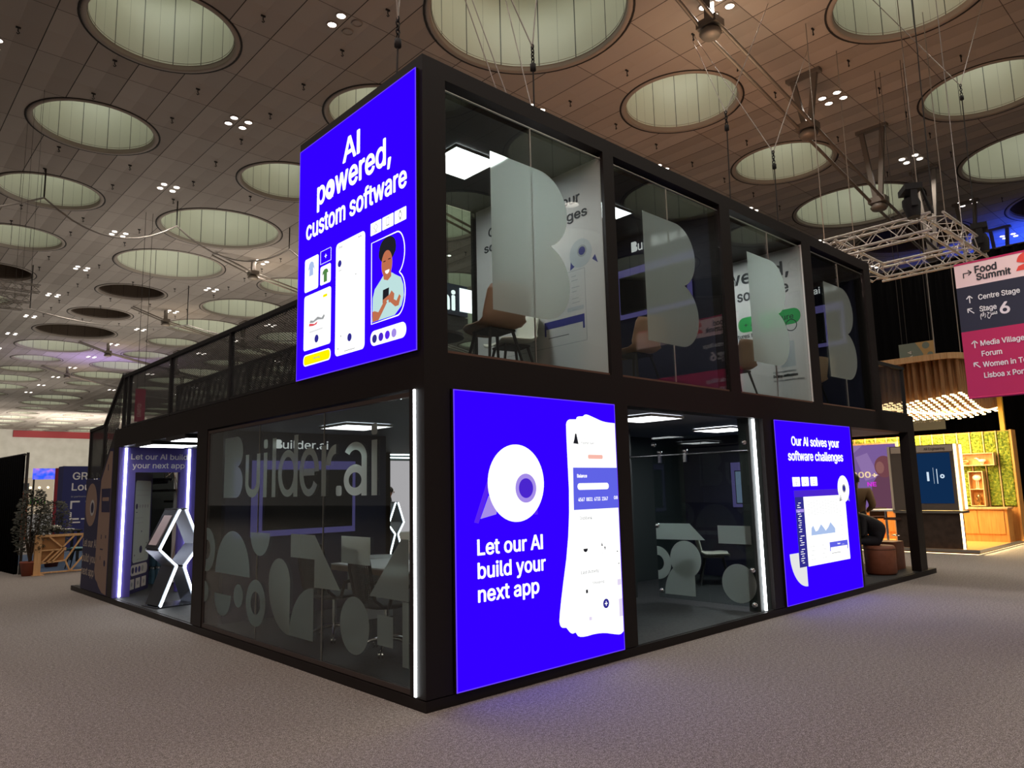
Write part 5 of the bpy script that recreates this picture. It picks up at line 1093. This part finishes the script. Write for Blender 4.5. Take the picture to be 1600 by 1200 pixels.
# black drape right
def drape(name, label, x0, y0, x1, y1, z0, z1, amp, nf, posts=None):
    t = thing(name, label, 'curtain', ((x0+x1)/2, (y0+y1)/2, z0)); q = B(); n = nf*6; d = Vector((x1-x0, y1-y0, 0)); L = d.length; d.normalize(); nn = Vector((-d.y, d.x, 0))
    pts = [Vector((x0, y0, 0))+d*L*i/n+nn*(amp*math.sin(2*PI*i/6)) for i in range(n+1)]
    vs = [p+Vector((0, 0, z)) for p in pts for z in (z0, z1)] + [p+nn*.02+Vector((0, 0, z)) for p in pts for z in (z0, z1)]; m_ = 2*(n+1); fs = []
    for i in range(n): a = 2*i; fs += [(a, a+2, a+3, a+1), (m_+a+2, m_+a, m_+a+1, m_+a+3), (a+1, a+3, m_+a+3, m_+a+1), (a+2, a, m_+a, m_+a+2)]
    q.add(vs, fs, True); q.obj('cloth', M_CURT, t); B().tube([(x0, y0, z1), (x1, y1, z1)], .03, 8).obj('rail', M_DKWIRE, t)
    for p in posts or (): B().tube([(*p, z0), (*p, z1+.04)], .03, 8).obj('post', M_DKWIRE, t)
    return t
drape('black_curtain', 'tall black curtain wall behind the moss wall stand', 24, -9, 24, 26, 0, 9.0, .05, 110)
drape('black_curtain', 'black pipe and drape curtain at the far left edge', -.14, 14.95, -.9, 26, 0, 2.62, .05, 60, [(-.1, 14.85)])
# square truss, moving lights
M_TR = mat('truss_aluminium', (.80, .74, .68), .4, .35)
def box_truss(b, p, q_, s_=.29, r=.024):
    p, q_ = Vector(p), Vector(q_); d = (q_-p).normalized(); L = (q_-p).length; x = d.cross(Vector((0, 0, 1))).normalized(); z = Vector((0, 0, 1)); h_ = s_/2
    c = [x*a*h_+z*e*h_ for a, e in ((-1, -1), (1, -1), (1, 1), (-1, 1))]
    for k in c: b.tube([p+k, q_+k], r, 8)
    n = max(2, round(L/.26))
    for i in range(n):
        a0, a1 = p+d*L*i/n, p+d*L*(i+1)/n; f = i % 2
        for j in range(4):
            k0, k1 = c[j], c[(j+1) % 4]; b.tube([a0+(k0 if f else k1), a1+(k1 if f else k0)], .009, 5)
t = thing('square_truss', 'square aluminium lighting truss hanging beside the stand roof', 'truss', (11, 0, 5.7))
cr = [(9.95, 1.0, 5.86), (9.95, -.80, 5.86), (12.35, -.80, 5.86), (12.35, 1.0, 5.86)]
for i in range(4): b_ = B(); box_truss(b_, cr[i], cr[(i+1) % 4]); b_.obj('truss_length', M_TR, t)
def moving_head(label, loc, rz, up=1):
    t = thing('moving_head_light', label, 'stage light', loc, rz, 'moving head lights on the square truss'); lpart(B().box(-.2, .2, -.13, .13, .0, .10), 'base', M_BLK2, t)
    for s_ in (-1, 1): lpart(B().box(s_*.17-.02, s_*.17+.02, -.05, .05, -.28, 0), 'yoke_arm', M_BLK2, t)
    lpart(B().tube([(0, -.02, -.42), (0, 0, -.2), (0, .02, -.1)], [.10, .14, .12], 14), 'head', M_BLK2, t); return t
mh = moving_head('black moving head light above the near corner of the square truss', (9.5, -.62, 6.32), .6); dup(mh, (12.0, -.95, 6.15), .2, 'black moving head light on the far corner of the square truss')
tag(B().tube([(9.6, -.62, 6.40), (9.8, -.7, 6.46), (9.95, -.78, 6.03)], .025, 6).obj('lamp_bracket', M_BLK2), 'dark bracket holding the near moving head light', 'bracket')
# rigging bridles down to the roof and truss
def bridle(label, hook, foot, tops):
    t = thing('rigging_bridle', label, 'rigging', foot, 0, None); hv = Vector(hook)
    for p in tops: B().tube([p, hv], .009, 5).obj('wire', M_CORD, t)
    q = B()
    for k in range(5): q.tube([hv+Vector((.02*math.cos(a)*(k % 2), .02*math.cos(a)*((k+1) % 2), -.045*k+.03*math.sin(a))) for a in [2*PI*i/8 for i in range(8)]], .008, 5, closed=True)
    q.lathe([(0, -.10), (.035, -.08), (.035, 0), (0, .02)], hv-Vector((0, 0, .22)), 10); q.obj('chain_hook', M_BLK2, t)
    B().tube([hv-Vector((0, 0, .28)), Vector(foot)], .010, 5).obj('drop_wire', M_DKWIRE, t)
bridle('Y shaped bridle with hook left above the tall screen', (.47, 1.05, 6.25), (.44, 1.05, 5.19), [(-.5, .5, HT), (1.9, 2.2, HT)]); bridle('Y shaped bridle with hook in front of the widest skylight', (2.36, 1.05, 6.75), (2.36, 1.05, 5.19), [(.4, 3.2, HT), (4.3, 2.0, HT)])
bridle('Y shaped bridle with hook before the small skylight over the second room', (6.69, 1.05, 7.45), (6.62, 1.05, 5.19), [(14.3, 6.2, HT), (14.36, 3.87, HT)]); bridle('Y shaped bridle with hook over the third upper room', (8.19, 1.05, 7.25), (8.15, 1.05, 5.19), [(14.02, 6.0, HT), (17.2, 4.1, HT)])
bridle('bridle at the upper right holding the near truss corner', (10.1, -.80, 10.6), (9.95, -.80, 6.02), [(10.2, -3.3, HT), (12.6, .6, HT)]); bridle('bridle at the right edge holding the far truss corner', (12.5, -.8, 9.3), (12.35, -.8, 6.02), [(18.7, -.1, HT), (13, 2, HT)])
q = B()
for a, b_ in (((1.2, .2, 5.19), (.4, 3.2, HT)), ((1.0, .15, 5.19), (-.6, 2.4, HT)), ((1.5, .2, 5.19), (2.6, 3.4, HT))): tag(B().tube([a, b_], .006, 5).obj('guy_wire', M_CORD), {1.2: 'middle of the slanting guy wires at the roof edge', 1.0: 'slanting guy wire nearest the top corner of the stand', 1.5: 'slanting guy wire farthest from the top corner of the stand'}[a[0]], 'wire')
# swagged cables under the left ceiling
def swag(label, pts, sag, r):
    t = thing('cable_swag', label, 'cable', pts[0]); line = []
    for p, q_ in zip(pts, pts[1:]):
        for i in range(10): k = i/10; line.append(Vector(p).lerp(Vector(q_), k)-Vector((0, 0, sag*4*k*(1-k))))
    line.append(Vector(pts[-1])); B().tube(line, r, 6).obj('cable', M_CORD, t)
    for p in pts[1:-1]: B().tube([p, (p[0], p[1], HT)], .03, 5).obj('hanger', M_DKWIRE, t)
swag('thick swagged cable looping below the left skylights', [(-5.5, 27.6, 12.8), (1.95, 27.7, 13.3), (6.95, 27.8, 13.35), (12.2, 27.8, 13.4), (19, 28, 13.3)], 1.05, .04)
swag('distant swagged cable above the mesh railing', [(-2, 40, 12.0), (4, 42, 12.0), (12, 41, 12.0), (20, 40, 12.0)], .5, .04)
trl = None
for y, lb in ((21.2, 'nearest small lighting truss at the left edge under the ceiling'), (22.7, 'middle small lighting truss at the left edge under the ceiling'), (23.9, 'third small lighting truss at the left edge under the ceiling')):
    t = thing('lighting_truss', lb, 'truss', (0, y, 8)); b_ = B(); box_truss(b_, (-4, y, 8.0), (.95, y, 8.0), .22, .014); b_.obj('truss_length', M_STEEL, t)
    for x in (-1, .7): B().tube([(x, y, 8.1), (x, y, HT)], .005, 5).obj('wire', M_DKWIRE, t)
# lit cube sign seen through the first upper room
t = thing('cube_sign', 'hanging navy cube sign with white ai letters and a bright white panel', 'sign', (10.9, 14, 7.3)); A_ = proj_c = Vector((11.95, 14.0, 0))
PA, PB = PY(14.0), Pl((12.06, 14.0, 0), (.9, .44, 0))
B().box(10.2, 12.0, 14.0, 15.6, 7.35, 8.4).obj('cube', mat('cube_navy', (.035, .055, .12), .4), t); text(t, 'ai', PA, 10.75, 7.52, .62, emis('cube_lettering', (1, 1, 1), 2.0, False), .72, .03, .002, .02)
B().prism(rect(.1, 7.5, .75, 8.3), PY(13.99).__class__((11.55, 13.99, 0), (1, 0, 0)), 0, .01).obj('light_panel', emis('cube_panel', (1, 1, 1), 3.0, False), t); B().box(10.2, 12.0, 14.0, 15.6, 7.0, 7.3).obj('base', M_BLK2, t)
for x in (10.4, 11.8): B().tube([(x, 14.8, 8.4), (x, 14.8, HT)], .012, 5).obj('wire', M_DKWIRE, t)
# pink display wall behind, seen through the corner window
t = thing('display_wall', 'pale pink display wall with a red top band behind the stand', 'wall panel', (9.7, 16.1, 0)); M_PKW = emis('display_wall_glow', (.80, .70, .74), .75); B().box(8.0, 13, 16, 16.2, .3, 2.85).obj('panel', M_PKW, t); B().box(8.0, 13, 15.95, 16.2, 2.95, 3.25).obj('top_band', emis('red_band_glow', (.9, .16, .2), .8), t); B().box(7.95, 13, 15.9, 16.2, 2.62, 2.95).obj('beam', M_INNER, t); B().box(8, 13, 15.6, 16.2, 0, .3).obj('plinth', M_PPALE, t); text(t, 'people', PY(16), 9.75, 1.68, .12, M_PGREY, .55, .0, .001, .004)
t = thing('lit_tube', 'bright white tube lamp below the red band of the pink wall', 'lamp', (9, 15.8, 2.7)); B().box(8.0, 12.5, 15.86, 15.89, 2.70, 2.73).obj('tube', M_LED, t); B().box(8.0, 12.5, 15.86, 15.89, 2.80, 2.83).obj('tube', M_LED, t)

# ------------------------------------------------------------------ left background
M_TERRA = mat('terracotta', (.30, .085, .05), .7); M_LEAF = speckle('leaf', (.010, .018, .008), (.040, .032, .016), 14, .6); M_TWIG = mat('twig', (.06, .04, .025), .8)
def bush(name, label, loc, h_, r, n, pot=True):
    t = thing(name, label, 'plant', loc); R = random.Random(hash(label) % 999 if False else int(h_*1000)); z0 = .28 if pot else 0
    if pot: lpart(B().lathe([(0, 0), (.13, 0), (.175, .27), (.185, .27), (.185, .30), (.16, .30), (.155, .26), (0, .26)], n=24), 'pot', M_TERRA, t)
    q = B()
    for k in range(9): a = 2*PI*k/9; q.tube([(0, 0, z0-.03), (.1*math.cos(a), .1*math.sin(a), z0+.3*h_), (r*.6*math.cos(a+.4), r*.6*math.sin(a+.4), z0+h_*(.6+.35*R.random()))], [.014, .01, .004], 5)
    lpart(q, 'stem', M_TWIG, t); q = B()
    for k in range(n):
        zz = R.random()**.8; rr = r*(.35+.65*math.sin(PI*min(1, .15+zz*.8)))*R.random()**.5; a = R.random()*2*PI; c = Vector((rr*math.cos(a), rr*math.sin(a), z0+.18+zz*(h_-.2))); d = Vector((math.cos(a)+R.uniform(-.6, .6), math.sin(a)+R.uniform(-.6, .6), R.uniform(-.5, .6))).normalized(); s_ = d.orthogonal().normalized(); L = .05+.04*R.random(); q.add([c, c+d*L*.5+s_*L*.28+Vector((0, 0, .006)), c+d*L, c+d*L*.5-s_*L*.28+Vector((0, 0, .006))], [(0, 1, 2), (0, 2, 3)])
    lpart(q, 'foliage', M_LEAF, t); return t
bush('potted_shrub', 'leafy potted shrub in a terracotta pot beside the wooden fence', (-.02, 14.35, 0), 1.55, .33, 1350); bush('potted_shrub', 'darker leafy shrub behind the wooden fence', (.75, 16.2, 0), 1.30, .36, 900)
FP = PY(14.2); t = thing('wooden_fence', 'natural pine fence with slanting slats at the left', 'fence', (.5, 14.2, 0))
B().box(.03, .16, 14.17, 14.27, 0, .84).obj('post', M_PALEW, t); B().box(0, .22, 14.1, 14.34, 0, .015).obj('foot', M_PALEW, t); B().box(.03, 1.6, 14.18, 14.24, .80, .85).obj('top_rail', M_PALEW, t); B().box(.16, 1.6, 14.18, 14.24, .03, .06).obj('bottom_rail', M_PALEW, t)
for p, q_ in (((.16, .52), (.5, .52)), ((.16, .25), (.62, .28)), ((.16, .25), (.40, .52)), ((.26, .25), (.5, .5)), ((.36, .26), (.62, .56)), ((.3, .80), (.62, .5)), ((.5, .5), (.78, .82)), ((.62, .28), (.95, .82)), ((.62, .28), (.72, .04)), ((.72, .04), (1.15, .6)), ((.95, .5), (1.3, .82)), ((1.15, .6), (1.35, .3)), ((1.35, .3), (1.55, .06))): nsl = .004*(int(p[0]*100) % 5); B().bar(FP(*p, nsl), FP(*q_, nsl), .03, .035, (0, 1, 0)).obj('slat', M_PALEW, t)
B().box(.16, .6, 14.235, 14.25, .28, .80).obj('backing_board', mat('ply_backing', (.36, .19, .07), .6), t)
GP = PY(22); t = thing('info_pillar', 'navy blue information pillar with white serif style lettering', 'sign', (2.9, 22.3, 0)); B().box(2.06, 4.2, 22, 22.7, 0, 2.64).obj('pillar', mat('pillar_navy', (.028, .035, .16), .6), t)
text(t, 'GRAND', GP, 2.32, 2.22, .22, M_PLAIN, 1.1, .02); text(t, 'Lounge', GP, 2.31, 1.88, .22, M_PLAIN, 1.1, .02); text(t, 'in partnership with', GP, 2.31, 1.66, .05, M_PGREY, .7, 0)
flat(t, 'bracket_mark', GP, [rect(2.3, 1.5, 2.56, 1.55), rect(2.3, 1.3, 2.35, 1.5), rect(2.72, 1.5, 2.95, 1.55), rect(2.3, .96, 2.56, 1.01), rect(2.3, 1.01, 2.35, 1.2), rect(2.62, .96, 2.85, 1.0), rect(2.3, .86, 2.6, .9)], M_PLAIN, .001, .004)
def screen_far(label, P, r, m_, cat='screen', name='stage_screen', legs=True):
    t = thing(name, label, cat, tuple(P((r[0]+r[2])/2, 0, 0))); B().prism(rect(*r), P, -.08, 0).obj('face', m_, t)
    if legs:
        for u in (r[0]+.05, r[2]-.05): B().prism(rect(u-.03, 0, u+.03, r[1]), P, -.06, -.02).obj('leg', M_BLK2, t)
M_SCREEN = emis('stage_picture', (.10, .16, 1.0), 1.0, False); tt = NT(M_SCREEN); e = tt.t.nodes['Emission']; f = tt.noise(3.0, 2, tt.pos()); tt.l(tt.ramp(f, (.42, (.03, .12, 1.0)), (.58, (.25, .2, .95)), (.68, (.9, .2, .7))), e.inputs[0])
P30 = PY(30); screen_far('wide blue and pink glowing stage screen far left', P30, (2.62, 2.42, 3.50, 2.86), M_SCREEN)
screen_far('narrow dark red upright panel beside the navy pillar', PY(29.4), (3.28, 0, 3.60, 2.85), mat('panel_red', (.26, .012, .03), .6), 'panel', 'red_upright', False); screen_far('black upright panel between the dark red one and the navy pillar', PY(29.3), (3.61, 0, 3.80, 2.82), M_BLK2, 'panel', 'black_upright', False)
screen_far('orange lower half of a far stand wall beside the black drape', PY(31), (1.9, 0, 2.68, 1.98), mat('panel_orange', (.34, .10, .04), .6), 'panel', 'orange_panel', False); screen_far('teal grey upper wall of a far stand beside the black drape', PY(31.2), (1.9, 1.98, 2.72, 2.3), mat('panel_teal', (.10, .13, .12), .6), 'panel', 'teal_panel', True)
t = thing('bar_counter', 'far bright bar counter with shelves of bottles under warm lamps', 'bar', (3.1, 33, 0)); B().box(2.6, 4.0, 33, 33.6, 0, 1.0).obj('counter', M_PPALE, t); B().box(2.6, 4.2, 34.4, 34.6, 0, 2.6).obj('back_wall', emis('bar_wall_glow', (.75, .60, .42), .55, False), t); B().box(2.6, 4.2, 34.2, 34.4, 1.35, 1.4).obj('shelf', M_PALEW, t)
for k in range(4): B().ball((2.85+.33*k, 33.6, 2.15), .05).obj('lamp', M_WARM, t)
bt = None
for k in range(10):
    x = 2.7+.13*k
    if bt is None: bt = B().lathe([(0, 0), (.04, 0), (.04, .2), (.015, .26), (.015, .32), (0, .32)], n=10).obj('bottle', mat('green_glass', (.05, .3, .05), .2)); tag(bt, 'small bottle on the shelf of the far bar', 'bottle', 'bottles on the far bar shelf'); bt.location = (x, 34.3, 1.401)
    else: c = bt.copy(); COL.objects.link(c); c.location = (x, 34.3, 1.401)
t = thing('side_table', 'low dark table with white crockery behind the wooden fence', 'table', (1.05, 17.6, 0)); B().box(.55, 1.6, 17.2, 18, .78, .82).obj('table_top', M_BLK2, t)
for x in (.62, 1.53):
    for y in (17.27, 17.93): B().box(x-.03, x+.03, y-.03, y+.03, 0, .78).obj('leg', M_BLK2, t)
tag(B().lathe([(0, 0), (.16, 0), (.19, .12), (.17, .13), (0, .12)], (1.0, 17.5, .821), 20).obj('basket', M_CREAM), 'round pale basket on the low dark table', 'basket'); tag(B().box(1.12, 1.45, 17.35, 17.65, .821, .85).obj('tray', M_PLAIN), 'flat white tray on the low dark table', 'tray'); tag(B().lathe([(0, 0), (.05, 0), (.06, .16), (0, .16)], (1.38, 17.8, .821), 14).obj('cup', mat('violet_cup', (.12, .1, .3), .5)), 'small violet cup beside the white tray', 'cup')
shell = shell_chair('teal shell chair behind the slanting fence slats', (1.12, 15.3, 0), PI*.85, mat('teal_shell', (.10, .25, .28), .5))
t = thing('carpet_tile', 'blue carpet area behind the wooden fence', 'carpet', (2, 16, 0)); B().box(.3, 6, 14.4, 21.5, .0, .012).obj('pile', speckle('blue_carpet', (.03, .06, .12), (.06, .10, .18), 60, .9), t)
t = thing('red_banner', 'narrow red banner hanging far beyond the mesh railing', 'banner', (6.45, 30, 4.9)); B().prism(rect(6.24, 4.9, 6.66, 6.35), P30, -.01, 0).obj('cloth', M_BC, t); text(t, 'INFO', Pl((6.6, 30, 5.0), (0, 0, 1), (-1, 0, 0)), .1, .1, .16, M_BP, .6, .02)
for u in (6.3, 6.6): B().tube([(u, 30.005, 6.35), (u, 30.005, HT)], .01, 5).obj('wire', M_DKWIRE, t)
